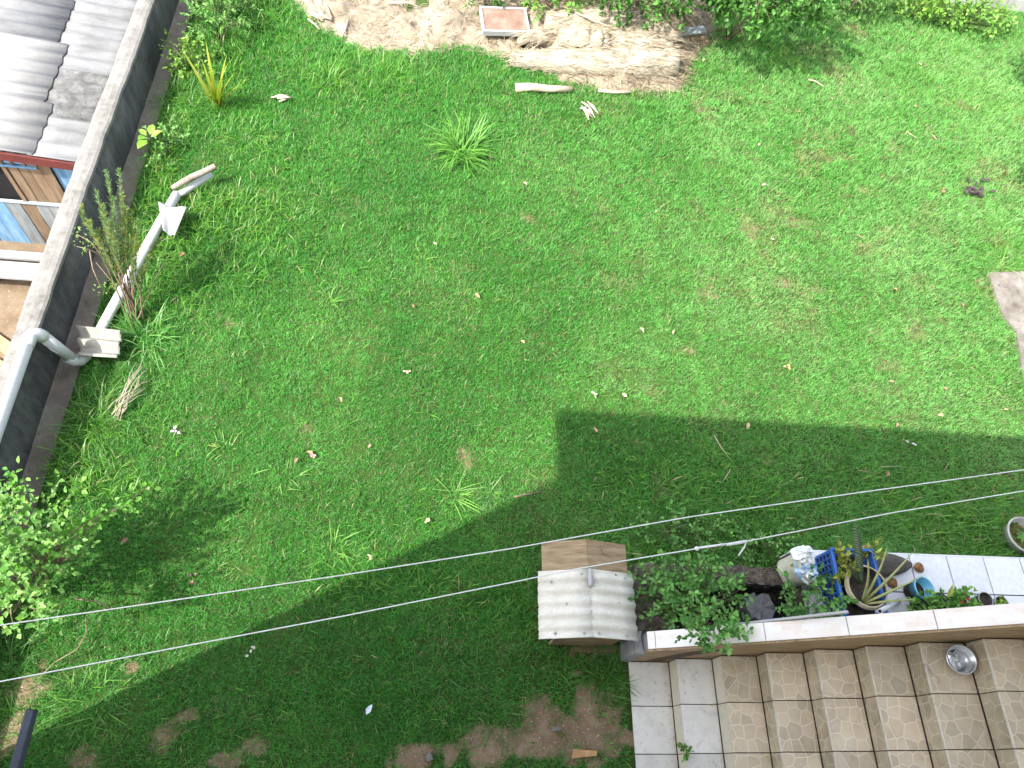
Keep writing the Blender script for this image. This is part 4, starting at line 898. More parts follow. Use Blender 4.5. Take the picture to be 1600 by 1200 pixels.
# dead trunks lying in the heap
M_trunk = pm('dead_trunk_fibre', [(.25, (0.208, 0.164, 0.110)), (.48, (0.330, 0.280, 0.208)), (.72, (0.426, 0.384, 0.311))], 6, .95, .9, 45, stretch=(.35, 2.5, 2.5), spots=(7, .62, .74, (.24, .17, .1)))
M_trunkp = pm('bleached_trunk_fibre', [(.25, (0.281, 0.238, 0.170)), (.48, (0.391, 0.340, 0.264)), (.72, (0.476, 0.433, 0.357))], 6, .95, .8, 45, stretch=(.35, 2.5, 2.5), spots=(7, .66, .76, (.2, .15, .09)))
def trunk(label, pts, radii, zs):
    M_trunk_ = M_trunkp if 'bleached' in label else M_trunk
    P = [gp(u, v, z) for (u, v), z in zip(pts, zs)]; Q = []; Rr_ = []
    for k_ in range(len(P) - 1):
        for t_ in np.linspace(0, 1, 7)[:-1]: Q.append(P[k_] * (1 - t_) + P[k_ + 1] * t_ + rng.normal(0, .008, 3)); Rr_.append((radii[k_] * (1 - t_) + radii[k_ + 1] * t_) * random.uniform(.94, 1.06))
    Q.append(P[-1]); Rr_.append(radii[-1]); tr = thing('dead_trunk', label, 'dead trunk', P[0], 'dead plant trunks in the straw heap')
    mb = MB().tube(Q, Rr_, 18); mb.v = [tuple(np.array(p) + rng.normal(0, .009, 3)) for p in mb.v]; mb.build('trunk_body', M_trunk_, tr, True)
    n = int(900 * np.linalg.norm(P[-1] - P[0])); j = rng.integers(0, len(Q) - 1, n); ax = (P[-1] - P[0]) / np.linalg.norm(P[-1] - P[0]); th = uni(-.6, 3.74, n); s_ = np.cross(ax, [0, 0, 1.]); s_ /= np.linalg.norm(s_)
    b = np.array(Q)[j] + (np.cos(th)[:, None] * s_ + np.sin(th)[:, None] * np.array([0, 0, 1.])) * (np.array(Rr_)[j] * 1.0)[:, None] + ax * uni(0, .05, n)[:, None]
    az = np.where(rng.random(n) < .5, 0, math.pi) + math.atan2(ax[1], ax[0]) + rng.normal(0, .35, n)
    tag(np_obj('fibres', [ribbons(b, az, uni(.05, .24, n), uni(.003, .008, n), uni(-.05, .45, n), uni(.1, .9, n), tint(n, (.22, .17, .105), (.5, .43, .31), .18), 3)], STRAW, tr), kind='stuff')
trunk('pale bleached trunk along the near right edge of the straw heap', [(800, 92), (880, 98), (970, 100), (1052, 98)], [.09, .15, .2, .19], [.05, .1, .13, .13])
trunk('thick dark streaked trunk in the middle of the straw heap', [(868, 64), (900, 62), (925, 66), (945, 70)], [.13, .19, .2, .17], [.16, .2, .21, .2])
trunk('long straw covered trunk at the back of the heap', [(850, 36), (930, 34), (1000, 44), (1052, 66)], [.12, .18, .2, .16], [.16, .2, .22, .18])
trunk('greyish trunk lump right of the dark streaked one', [(945, 68), (985, 70), (1045, 78)], [.16, .19, .15], [.2, .2, .19])
trunk('small trunk end right beside the rusty tray', [(812, 60), (850, 58), (880, 55)], [.07, .09, .08], [.1, .14, .15])
# rusty tray
tc = [gp(749, 52, .13), gp(823, 54, .13), gp(826, 16, .16), gp(754, 14, .16)]; cm = np.mean(tc, 0); ax = tc[1] - tc[0]; L = np.linalg.norm(ax); W_ = np.linalg.norm(tc[3] - tc[0]); Rt = rz(math.atan2(ax[1], ax[0])) @ rotm('x', math.radians(4))
ty = thing('metal_tray', 'rusty brown metal panel with white rim lying on the straw heap', 'metal panel', cm)
M_rust = pm('rusty_panel', [(.3, (.13, .075, .05)), (.5, (.21, .13, .095)), (.72, (.33, .24, .2))], 5, .8, .3, 50, spots=(6, .64, .74, (.4, .37, .34)))
MB().box(cm, (L - .03, W_ - .03, .05), Rt, .004).build('panel', M_rust, ty)
for sx, sy, lx, ly in ((0, -1, L, .03), (0, 1, L, .03), (-1, 0, .03, W_ - .062), (1, 0, .03, W_ - .062)):
    MB().box(cm + Rt @ np.array([sx * (L / 2 - .015), sy * (W_ / 2 - .015), .004]), (lx, ly, .075), Rt, .004).build('rim', M_wht, ty)
# boards at the right end of the heap
for k_, (u0, v0, u1, v1, z, lab) in enumerate(((1052, 52, 1102, 46, .14, 'grey board on the stack at the heap right end, top one'), (1050, 58, 1100, 56, .08, 'brown board below the grey one at the heap right end'), (1058, 66, 1106, 64, .04, 'lowest brown board at the heap right end'))):
    a, b = gp(u0, v0, z), gp(u1, v1, z); d = b - a
    o = MB().box((a + b) / 2, (np.linalg.norm(d), .13, .03), rz(math.atan2(d[1], d[0])), .003).build('board', M_ply if k_ else M_gry); tag(o, lab, 'board', 'boards at the heap end')
def stick(name, pts, r, label, mt=M_wood, n=7):
    P = [gp(*q_) for q_ in pts]; o = MB().tube(P, np.linspace(r, r * .7, len(P)), n).build(name, mt, None, True); return tag(o, label, 'stick')
M_pale = pm('pale_dry_wood', [(.3, (0.320, 0.256, 0.176)), (.6, (0.464, 0.392, 0.296)), (.8, (0.544, 0.480, 0.384))], 10, .9, .5, 60)
stick('fallen_log', [(806, 137, .045), (830, 136, .05), (860, 139, .05), (893, 139, .045)], .055, 'pale bleached log lying in the grass below the straw heap', M_pale, 10)
stick('dry_stalk', [(935, 141, .03), (960, 144, .03), (985, 144, .03)], .025, 'pale flat stalk beside the log end', M_pale)
stick('dry_stalk', [(1043, 38, .4), (1062, 58, .3), (1078, 76, .1)], .014, 'grey dead stalk leaning over the board stack', M_pale)
stick('dry_stalk', [(900, 20, .35), (925, 30, .38), (960, 46, .36)], .012, 'long dry stalk across the heap back', M_pale)
stick('dry_stalk', [(605, 4, .05), (638, 4, .08), (657, 12, .06)], .014, 'bent dry stalk at the top edge of the heap', M_pale)
stick('dry_stalk', [(545, 30, .06), (540, 45, .07), (534, 58, .05)], .012, 'short dark stalk on the bare heap left side', M_wood)
stick('dry_stalk', [(508, 5, .05), (515, 20, .12), (518, 32, .05)], .014, 'curved pale stalk at the left heap end', M_pale)
stick('dry_stalk', [(482, 30, .03), (492, 38, .05), (500, 46, .03)], .014, 'short pale stalk in the heap left corner', M_pale)
stick('dry_stalk', [(1095, 30, .2), (1110, 52, .1), (1116, 66, .03)], .01, 'thin brown stalk right of the board stack', M_wood)
stick('twig', [(803, 777, .03), (820, 773, .035), (848, 768, .03)], .008, 'thin brown twig on the roof shadow line', M_twig)
stick('twig', [(1263, 124, .03), (1275, 127, .04), (1286, 135, .03)], .010, 'pale bent twig on the upper right lawn', M_pale)
stick('twig', [(1416, 205, .03), (1431, 215, .03)], .006, 'short straight straw left of the two upper right ones', M_pale)
stick('twig', [(1456, 210, .03), (1464, 218, .03)], .006, 'short straight straw, right of the two upper right ones', M_pale)
stick('twig', [(1130, 752, .02), (1142, 733, .03)], .004, 'thin brown straw in the roof shadow, centre right', M_pale)
stick('twig', [(1376, 729, .03), (1406, 729, .03)], .003, 'pale horizontal straw in the roof shadow', M_pale)
stick('twig', [(1116, 680, .03), (1126, 698, .04), (1140, 716, .02)], .004, 'branched dry stem in the roof shadow near its left end', M_pale)
stick('twig', [(1342, 735, .03), (1366, 739, .03)], .006, 'short brown twig under the straw in the roof shadow', M_twig)

# bark scraps
def scrap(u, v, L, label, z=.04, mt=None, name='bark_scrap', az=0., n=5, cat='bark'):
    c = gp(u, v, z); t = thing(name, label, cat, c - np.array([0, 0, z])); mb = MB()
    for k_ in range(n):
        a = az + random.uniform(-.5, .5); l = L * random.uniform(.5, 1.); p = c + np.array([random.uniform(-.25, .25) * L * math.cos(az) + random.uniform(-.03, .03), random.uniform(-.25, .25) * L * math.sin(az) + random.uniform(-.03, .03), random.uniform(-.01, .02)])
        d = np.array([math.cos(a), math.sin(a), random.uniform(-.15, .15)]) * l / 2
        mb.tube([p - d, p + np.array([0, 0, .012]), p + d], [.008, random.uniform(.014, .024), .006], 7, True, .5)
    mb.build('splinters', mt or M_pale, t, True); return t
scrap(441, 154, .2, 'tan bark scrap in the grass at upper left', az=.1)
scrap(920, 174, .26, 'broken splintered wood chunk in the grass below the heap', az=-.9, n=7)
scrap(910, 168, .06, 'white stone beside the splintered chunk', mt=M_wht, name='stone', n=2, cat='stone')
scrap(690, 30, .25, 'tangle of dry fibres on the bare part of the heap', az=-.4, n=8, z=.1)
scrap(500, 25, .3, 'dry leaf pile in the left end of the heap', az=-.8, n=9, z=.06)

# ------------------------------------------------------------------ hanging foliage along the top edge
D1, D2 = (.025, .1, .014), (.1, .25, .04)
c = gp(870, 2, .4); bush('back_shrub', 'bright leafy shrub behind the heap, left of the dark vines', 'shrub', (c[0], c[1] + .2, 0), c + np.array([0, .25, 0]), (.55, .3, .35), 110, 10, .06, (.08, .22, .03), (.22, .42, .08), twlen=.16)
c = gp(760, -6, .3); bush('back_shrub', 'small shrub sprig behind the rusty tray', 'shrub', (c[0], c[1] + .1, 0), c + np.array([0, .15, 0]), (.35, .18, .2), 50, 10, .05, D1, D2, twlen=.12)
c = gp(1020, -8, .8); bush('vine_shrub', 'dark hanging vine shrub over the back of the heap', 'shrub', (c[0], c[1] + .5, 0), c + np.array([0, .35, .1]), (1.05, .5, .55), 300, 10, .07, D1, D2, twlen=.22, upward=.0, flat=1)
c = gp(1200, -8, 1.05); bush('vine_shrub', 'broad leaved vine shrub hanging over the shaded lawn corner', 'shrub', (c[0], c[1] + .6, 0), c + np.array([0, .3, .15]), (1.0, .6, .6), 420, 10, .075, D1, (.11, .27, .05), twlen=.24, upward=-.1, flat=1)
c = gp(1345, -8, .4); bush('back_shrub', 'dark stalky shrub at the top edge, right of centre', 'shrub', (c[0], c[1] + .2, 0), c + np.array([0, .25, .1]), (.75, .35, .4), 140, 9, .06, (.05, .15, .03), (.15, .3, .07), twlen=.2)
c = gp(1510, 24, .15); bush('creeper', 'low leafy creeper in front of the grey block wall', 'creeper', (c[0], c[1], 0), c + np.array([0, 0, .05]), (.75, .35, .16), 130, 9, .055, (.1, .25, .04), (.26, .44, .1), twlen=.14)
c = gp(1440, 10, .25); bush('creeper', 'yellow green weed bush left of the block wall', 'creeper', (c[0], c[1] + .1, 0), c + np.array([0, .15, .05]), (.35, .3, .25), 70, 9, .055, (.12, .28, .04), (.28, .45, .08), twlen=.14)
# small tree just outside the frame at right (throws the shade patches on the right edge) 
bush('fruit_tree', 'leafy branch tree just beyond the right edge, nearer the concrete slab', 'tree', (6.6, 5.3, 0), (4.95, 5.36, 2.0), (.5, .14, .25), 110, 10, .09, D1, D2, twlen=.2, stems=8)
bush('fruit_tree', 'leafy tree just beyond the right edge, nearer the block wall', 'tree', (7.2, 7.2, 0), (5.62, 7.42, 2.0), (.55, .3, .3), 140, 10, .09, D1, D2, twlen=.2, stems=8)

# ------------------------------------------------------------------ planter and ledge contents
RG1, RG2 = (.06, .19, .04), (.2, .4, .11)
bush('rose_bush', 'green rose bush spilling from the concrete planter onto the dog house', 'bush', (.45, .38, .05), (.36, .47, .5), (.54, .28, .2), 165, 9, .05, RG1, RG2, twlen=.16, stems=8, ratio=.55, clump=.25)
bush('rose_bush', 'smaller rose bush between the bucket and the blue crate', 'bush', (1.35, .42, .1), (1.4, .42, .5), (.22, .2, .18), 65, 10, .046, RG1, RG2, twlen=.13, stems=5, ratio=.58)
c = gp(1115, 985, .75); bush('rose_bush', 'leafy rose shoot hanging over the white wall cap', 'bush', (.62, .3, .08), tuple(gp(1112, 982, 1.0)), (.2, .07, .09), 45, 9, .046, RG1, RG2, twlen=.12, stems=4, ratio=.58)
c = gp(1040, 830); bush('leafy_weed', 'leafy weed patch behind the planter', 'weed', c, c + np.array([.1, -.0, .1]), (.38, .18, .08), 45, 8, .04, RG1, RG2, twlen=.12, stems=6)
c = gp(1190, 850); bush('leafy_weed', 'low clover like weed behind the white bucket', 'weed', c, c + np.array([.0, .0, .07]), (.3, .16, .06), 40, 8, .04, RG1, RG2, twlen=.12, stems=6)
n = 1500; x = np.concatenate([uni(-.09, .26, 900), uni(.2, 1.4, 600)]); y = np.concatenate([uni(.17, .72, 900), uni(.6, .73, 600)])
tag(np_obj('dry_litter', [ribbons(np.stack([x, y, np.where(x > .26, pz - .012, pz + .004)], 1), uni(0, 6.283, n), uni(.01, .05, n), uni(.002, .006, n), uni(-.05, .35, n), uni(0, .6, n), tint(n, (.06, .045, .03), (.28, .21, .14), .25), 2)], STRAW, pl), kind='stuff')
# dark stone and broken pot in the planter
o = rough_prism([(.92, .3), (1.08, .28), (1.16, .38), (1.12, .5), (.98, .52), (.9, .42)], .05, .34, .04, .03).build('rock', pm('grey_rock', [(.3, (.09, .09, .085)), (.6, (.18, .175, .17)), (.8, (.3, .3, .29))], 8, .9, .7)); tag(o, 'grey rounded rock in the dark planter gap', 'rock')
o = MB().lathe((1.16, .28, .08), [(.05, 0), (.075, .16), (.08, .2), (.07, .2), (.062, .15), (.0, .14)], 16, rotm('x', .3)).build('clay_pot', pm('brown_clay', [(.3, (.14, .1, .08)), (.7, (.24, .18, .15))], 9, .8, .2), None, True); tag(o, 'small brown clay pot beside the rock in the planter', 'pot')
# blue sheet and white board behind the wall cap
M_bluep = pm('blue_plastic', [(.3, (.015, .085, .34)), (.6, (.025, .13, .45)), (.8, (.04, .17, .52))], 4, .4, .1, 40, spec=.45)
o = MB().box(gp(1232, 966, .5) + np.array([0, .02, -.2]), (.3, .012, .46), rz(.05) @ rotm('x', .12), .003).build('blue_panel', M_bluep); tag(o, 'blue plastic panel wedged behind the wall cap', 'panel')
a, b = aty(1150, 976, .156), aty(1325, 956, .156)
o = MB().box((a + b) / 2, (np.linalg.norm(b - a), .018, .035), rotm('y', -math.atan2(b[2] - a[2], b[0] - a[0])), .003).build('white_strip', M_wht); tag(o, 'long thin white strip lying just behind the wall cap', 'strip')
# bucket with plastic bags
bk = thing('bucket', 'dirty white plastic bucket on the planter back wall', 'bucket', gp(1245, 905, .33))
M_buck = pm('dirty_white_plastic', [(.3, (0.357, 0.340, 0.264)), (.55, (0.493, 0.476, 0.391)), (.75, (0.561, 0.552, 0.493))], 5, .55, .2, 40, spots=(8, .6, .7, (.25, .2, .13)))
bc = gp(1226, 897, .36); Rb = rotm('y', math.radians(38)) @ rotm('x', math.radians(-8))
MB().lathe(bc, [(.0, .0), (.115, .0), (.12, .02), (.138, .2), (.146, .205), (.146, .22), (.134, .22), (.12, .06), (.0, .05)], 28, Rb).build('bucket_body', M_buck, bk, True)
MB().lathe(bc, [(.142, .185), (.152, .186), (.152, .222), (.1465, .224)], 28, Rb, ring=True).build('rim', M_buck, bk, True)
def crumple(name, c, r, mt, label, cat, n=11, sq=.6, seed=1, parent=None):
    rr = np.random.default_rng(seed); v = []; f = []
    for i_ in range(n + 1):
        for j_ in range(2 * n):
            th = math.pi * i_ / n; ph = math.pi * j_ / n; q = r * (1 + rr.normal(0, .2))
            v.append((c[0] + q * math.sin(th) * math.cos(ph), c[1] + q * math.sin(th) * math.sin(ph), c[2] + q * sq * math.cos(th)))
    for i_ in range(n):
        for j_ in range(2 * n): f.append((i_ * 2 * n + j_, (i_ + 1) * 2 * n + j_, (i_ + 1) * 2 * n + (j_ + 1) % (2 * n), i_ * 2 * n + (j_ + 1) % (2 * n)))
    o = MB().add(v, f).build(name, mt, parent); 
    return tag(o, label, cat) if label else o
M_bag = pm('white_plastic_bag', [(.3, (.66, .68, .7)), (.7, (.8, .81, .82))], 6, .4, .2, 40, spec=.5)
M_bbag = pm('blue_white_bag', [(.38, (.04, .2, .5)), (.5, (.3, .45, .66)), (.58, (.75, .77, .79))], 7, .4, .2, 40, spec=.5)
crumple('plastic_bag', gp(1256, 868, .62), .08, M_bag, 'crumpled white plastic bag on top of the bucket', 'plastic bag', 10, .9, 3)
crumple('plastic_bag', gp(1260, 890, .58), .09, M_bbag, 'crumpled blue and white plastic bag inside the bucket mouth', 'plastic bag', 10, .6, 5)
M_psoil = pm('potting_soil', [(.3, (.03, .024, .018)), (.6, (.07, .055, .042)), (.8, (.14, .12, .1))], 25, .95, 1., 60)
# blue crate
CRZ0, CRZ1 = .32, .62
ca, cb_, cc_ = gp(1300, 856, CRZ1), gp(1358, 852, CRZ1), gp(1325, 962, CRZ1)
cx0, cx1 = ca[0] + .0, ca[0] + .36; cy1 = ca[1] - .01; cy0 = cc_[1] - .01
cr = thing('crate', 'blue plastic lattice crate holding potted plants on the tiled ledge', 'crate', ((cx0 + cx1) / 2, (cy0 + cy1) / 2, CRZ0))
rim = MB()
for (x0, x1, y0, y1) in ((cx0 - .012, cx1 + .012, cy1 - .012, cy1 + .014), (cx0 - .012, cx1 + .012, cy0 - .014, cy0 + .012), (cx0 - .014, cx0 + .012, cy0 + .0125, cy1 - .0125), (cx1 - .012, cx1 + .014, cy0 + .0125, cy1 - .0125)):
    rim.box(((x0 + x1) / 2, (y0 + y1) / 2, CRZ1 - .012), (x1 - x0, y1 - y0, .03), bevel=.005)
rim.build('rim', M_bluep, cr)
MB().box(((cx0 + cx1) / 2, (cy0 + cy1) / 2, CRZ0 + .01), (cx1 - cx0 - .02, cy1 - cy0 - .02, .014)).build('base', M_bluep, cr)
def lattice(p0, p1, axis):
    mb = MB(); L = p1 - p0; nn = int(L / .048)
    H_ = CRZ1 - CRZ0 - .03
    for k_ in range(nn + 1):
        p = p0 + L * k_ / nn
        if axis[0] == 'x': mb.box((p, axis[1], CRZ0 + H_ / 2), (.012, .014, H_))
        else: mb.box((axis[1], p, CRZ0 + H_ / 2), (.014, .012, H_))
    for zz in np.linspace(CRZ0 + .02, CRZ1 - .055, 5):
        if axis[0] == 'x': mb.box(((p0 + p1) / 2, axis[1], zz), (L, .009, .012))
        else: mb.box((axis[1], (p0 + p1) / 2, zz), (.009, L, .012))
    return mb
lattice(cx0, cx1, ('x', cy0)).build('lattice_side', M_bluep, cr); lattice(cx0, cx1, ('x', cy1)).build('lattice_side', M_bluep, cr)
lattice(cy0 + .01, cy1 - .01, ('y', cx0)).build('lattice_side', M_bluep, cr); lattice(cy0 + .01, cy1 - .01, ('y', cx1)).build('lattice_side', M_bluep, cr)
MB().box(((cx0 + cx1) / 2, (cy0 + cy1) / 2, .4), (cx1 - cx0 - .024, cy1 - cy0 - .024, .14)).build('crate_soil', M_psoil, cr)
# big black pot with cream rim in the crate
pc = gp(1352, 918, .60); M_blk = pm('black_pot', [(.3, (.012, .012, .013)), (.7, (.025, .025, .026))], 8, .5, .1)
bp = thing('plant_pot', 'large black pot with cream ribbed rim standing in the blue crate', 'pot', (pc[0], pc[1], CRZ0 + .02))
MB().lathe((pc[0], pc[1], CRZ0 + .02), [(.11, 0), (.16, .2), (.168, .27), (.158, .27), (.15, .22), (.0, .215)], 30).build('pot_body', M_blk, bp, True)
mb = MB()
for r_, z_ in ((.172, .285), (.166, .297), (.176, .268)):
    mb.lathe((pc[0], pc[1], CRZ0 + .02 + z_), [(r_ - .006, -.006), (r_ + .005, -.006), (r_ + .007, 0), (r_ + .004, .006), (r_ - .006, .006)], 36, ring=True)
mb.build('cream_rim', pm('cream_rim', [(.3, (.4, .33, .2)), (.7, (.58, .5, .35))], 20, .7, .3), bp, True)
MB().lathe((pc[0], pc[1], CRZ0 + .236), [(.0, 0), (.148, 0), (.15, .004), (.0, .008)], 28).build('pot_soil', M_psoil, bp)
# spear leaved plant
sb = gp(1345, 945, .56); sp_ = thing('spear_plant', 'plant with long thin pale spear leaves radiating over the ledge', 'plant', sb)
M_spear = pm('spear_leaf', [(.3, (.24, .29, .1)), (.6, (.38, .4, .17)), (.8, (.46, .45, .2))], 30, .6, .2, 40)
for (u, v, z) in ((1386, 856, .95), (1427, 862, .9), (1356, 874, .95), (1442, 900, .85), (1432, 905, .72), (1430, 937, .68)):
    e_ = gp(u, v, z); MB().tube(arc(sb, e_, .05, 7, .0), [.009, .011, .011, .01, .008, .006, .002], 7).build('leaf', M_spear, sp_, True)
# snake plant
sb = gp(1344, 912, .56); sn = thing('snake_plant', 'banded grey green snake plant standing in the crate', 'plant', sb)
def banded():
    m, t, b, o = nodes('snake_leaf'); wv = N(t, 'ShaderNodeTexWave'); wv.inputs['Scale'].default_value = 14; wv.inputs['Distortion'].default_value = 6; wv.bands_direction = 'Z'; t.links.new(position(t), wv.inputs['Vector'])
    t.links.new(ramp(t, wv.outputs['Fac'], [(.3, (.06, .1, .05)), (.7, (.22, .29, .17))]), b.inputs['Base Color']); b.inputs['Roughness'].default_value = .5; return m
M_snake = banded()
for (u, v, z, wd_) in ((1334, 812, 1.15, .07), (1322, 880, .8, .055), (1328, 895, .75, .05)):
    e_ = gp(u, v, z); pts = arc(sb, e_, .02, 8, .0); mb = MB(); ax_ = np.array([.95, -.3, 0]); up_ = np.array([-.1, -.35, .3]) * .16; V = []
    for k_, p in enumerate(pts):
        t_ = k_ / 7; ww = wd_ * (.75 + .5 * t_) * (1 - max(0, (t_ - .55) / .45) ** 1.6) * .5 + .001
        V += [p - ax_ * ww, p + up_ * ww * -2, p + ax_ * ww, p + up_ * ww * -2 + np.array([0, 0, -.006])]
    f = []
    for k_ in range(7):
        for j_ in range(4): f.append((k_ * 4 + j_, k_ * 4 + (j_ + 1) % 4, k_ * 4 + 4 + (j_ + 1) % 4, k_ * 4 + 4 + j_))
    mb.add(V, f + [(0, 1, 2, 3), (31, 30, 29, 28)]).build('leaf', M_snake, sn, True)
c = gp(1318, 890, .6); bush('potted_plant', 'yellowing leafy plant in the left corner of the crate', 'plant', (c[0], c[1], .45), c, (.07, .13, .06), 16, 8, .05, (.12, .2, .03), (.4, .38, .06), twlen=.08, stems=4)
c = gp(1362, 862, .6); bush('bulb_plant', 'small spiky yellow green plant at the crate back corner', 'plant', (c[0], c[1] - .02, .5), c, (.05, .05, .05), 12, 7, .06, (.2, .28, .05), (.38, .42, .1), twlen=.06, stems=3, ratio=.3)
o = crumple('bulb', gp(1354, 862, .52), .05, pm('brown_bulb', [(.3, (.2, .13, .08)), (.7, (.38, .28, .2))], 30, .9, .6), 'brown shaggy bulb at the crate back corner', 'bulb', 9, .9, 8)
# log on the ledge
a, b = gp(1335, 882, .37), gp(1424, 882, .37); M_bark = pm('dark_bark', [(.3, (.05, .042, .036)), (.55, (.1, .085, .072)), (.78, (.17, .15, .13))], 12, .95, 1., 45, stretch=(.5, 2.5, 2))
d = b - a; pts = [a + d * t_ for t_ in np.linspace(0, 1, 9)]
mb = MB().tube(pts, [.09, .108, .114, .114, .11, .1, .086, .062, .02], 16, True, .6); mb.v = [tuple(np.array(p) + rng.normal(0, .003, 3)) for p in mb.v]
o = mb.build('log', M_bark, None, True); tag(o, 'dark rounded log lying on the white tiles behind the spear leaves', 'log')
# coconut halves
M_coco = pm('coconut_fibre', [(.3, (.16, .075, .03)), (.55, (.3, .15, .065)), (.78, (.43, .25, .13))], 40, .95, 1., 90)
for (u, v, lab) in ((1435, 887, 'brown coconut husk half farther up on the white tiles'), (1394, 911, 'brown coconut husk half close to the blue pot')):
    c = gp(u, v, lz + .03); mb = MB().lathe(c - np.array([0, 0, .012]), [(.012, -.002), (.036, .002), (.044, .014), (.04, .03), (.026, .044), (.01, .048)], 14, rz(.6), .12)
    mb.v = [tuple(np.array(p) + rng.normal(0, .0025, 3)) for p in mb.v]; o = mb.build('coconut_husk', M_coco, None, True); tag(o, lab, 'coconut', 'coconut husks on the ledge')
# blue round pot; black ring around its lower side imitates shadow there
M_lb = pm('light_blue_plastic', [(.3, (.1, .38, .56)), (.7, (.16, .48, .66))], 5, .4, .08, 40, spec=.45)
c = gp(1424, 925, lz + .016); po = thing('plant_pot', 'light blue round pot of soil on the white tiles', 'pot', c)
Rp = rotm('y', math.radians(9))
MB().lathe(c + np.array([0, 0, .004]), [(.062, 0), (.088, .13), (.098, .132), (.1, .15), (.09, .15), (.078, .05), (.0, .045)], 30, Rp).build('pot_body', M_lb, po, True)
MB().lathe(c + np.array([0, 0, .06]), [(.0, 0), (.08, .0), (.082, .006), (.0, .012)], 24, Rp).build('pot_soil', M_psoil, po)
MB().lathe(c + np.array([-.005, 0, .0]), [(.067, .002), (.0775, .066), (.082, .066), (.076, .0)], 24, Rp, ring=True).build('shadow_ring', M_blk, po, True)
# small dark pots at the right
for (u, v, r_, lab) in ((1537, 938, .062, 'dark pot of pebbly soil peeking over the wall cap'), (1562, 944, .06, 'dark pot with yellow green sprout at the wall cap')):
    c = gp(u, v, lz + .13); po = thing('plant_pot', lab, 'pot', (c[0], c[1], lz + .016), 'small pots on the ledge')
    MB().lathe((c[0], c[1], lz + .018), [(r_ * .7, 0), (r_ * .96, .12), (r_ * 1.06, .122), (r_ * 1.06, .135), (r_ * .95, .135), (r_ * .9, .1), (0, .098)], 22).build('pot_body', M_blk, po, True)
    MB().lathe((c[0], c[1], lz + .117), [(0, 0), (r_ * .89, 0), (r_ * .9, .004), (0, .01)], 20).build('pot_soil', M_psoil, po)
    MB().lathe((c[0], c[1], lz + .152), [(r_ * .98, 0), (r_ * 1.09, 0), (r_ * 1.09, .008), (r_ * .98, .008)], 22, ring=True).build('rim', M_wht, po, True)
c = gp(1560, 942, lz + .16); bush('potted_plant', 'tiny sprout in the last dark pot', 'plant', (c[0], c[1], lz + .12), c, (.03, .03, .02), 6, 6, .035, (.16, .3, .04), (.34, .45, .08), twlen=.03, stems=2)
for (u, v, w_, lab) in ((1445, 945, .1, 'leafy low plant behind the wall cap, left of the flowering row'), (1478, 938, .12, 'leafy plant with one big yellow leaf behind the wall cap'), (1505, 938, .1, 'green plant with small red flowers behind the wall cap')):
    c = gp(u, v, lz + .16); t = bush('flower_plant', lab, 'plant', (c[0], c[1], lz + .03), c, (w_, .055, .06), 26, 8, .042, (.06, .18, .03), (.2, .38, .08), twlen=.07, stems=5, group='small plants on the ledge')
    if 'yellow' in lab:
        tp = gp(1480, 935, lz + .2); dd = gp(1489, 915, lz + .28) - tp
        np_obj('yellow_leaf', [kites(tp[None], dd[None], np.array([[0, 0, 1.]]), np.array([.13]), np.array([.045]), np.array([[.5, .5, .12]]))], LEAF, t)
    if 'red' in lab:
        for (u_, v_) in ((1506, 929), (1503, 940), (1512, 936)):
            n = 7; p = np.repeat(gp(u_, v_, lz + .24)[None], n, 0); an_ = np.arange(n) * 6.283 / n
            np_obj('flower', [kites(p, np.stack([np.cos(an_), np.sin(an_), .3 + 0 * an_], 1), np.tile([[0, 0, 1.]], (n, 1)), np.full(n, .02), np.full(n, .014), np.tile([[.55, .05, .03]], (n, 1)))], LEAF, t)
    MB().lathe((c[0], c[1], lz + .018), [(.05, 0), (.075, .09), (.0, .095)], 18).build('soil_pot', M_blk, t, True)
# white pipe end behind the wall cap
a = gp(1375, 955, .8); b = gp(1405, 938, .32); o = MB().tube([a, b], .02, 16).build('pipe_end', M_pvc, None, True)
o2 = MB().tube([a + (a - b) / np.linalg.norm(a - b) * .001, a + (a - b) / np.linalg.norm(a - b) * .002], .013, 14).build('bore', M_drk, o); tag(o, 'short grey white pipe end poking up behind the wall cap', 'pipe')
# brown pot on the grass at the right edge
c = gp(1601, 836, .11); c[2] = 0; po = thing('plant_pot', 'grey pot with brown soil and seedling in the grass at right edge', 'pot', c)
MB().lathe(c, [(.13, -.1), (.165, .1), (.178, .11), (.178, .125), (.162, .125), (.15, .0), (0, -.02)], 30).build('pot_body', pm('grey_pot', [(.3, (.34, .33, .3)), (.7, (.5, .49, .46))], 6, .7, .2), po, True)
MB().lathe(c, [(0, .0), (.15, .0), (.152, .01), (0, .02)], 24).build('pot_soil', pm('red_soil', [(.3, (.12, .06, .03)), (.7, (.22, .12, .065))], 20, .95, .8), po)
n = 9; an_ = np.arange(n) * 6.283 / n; np_obj('sprout', [kites(np.repeat((c + np.array([.0, .0, .07]))[None], n, 0), np.stack([np.cos(an_), np.sin(an_), .3 + 0 * an_], 1), np.tile([[0, 0, 1.]], (n, 1)), uni(.05, .09, n), uni(.025, .04, n), tint(n, (.12, .28, .07), (.2, .36, .1)))], LEAF, po)

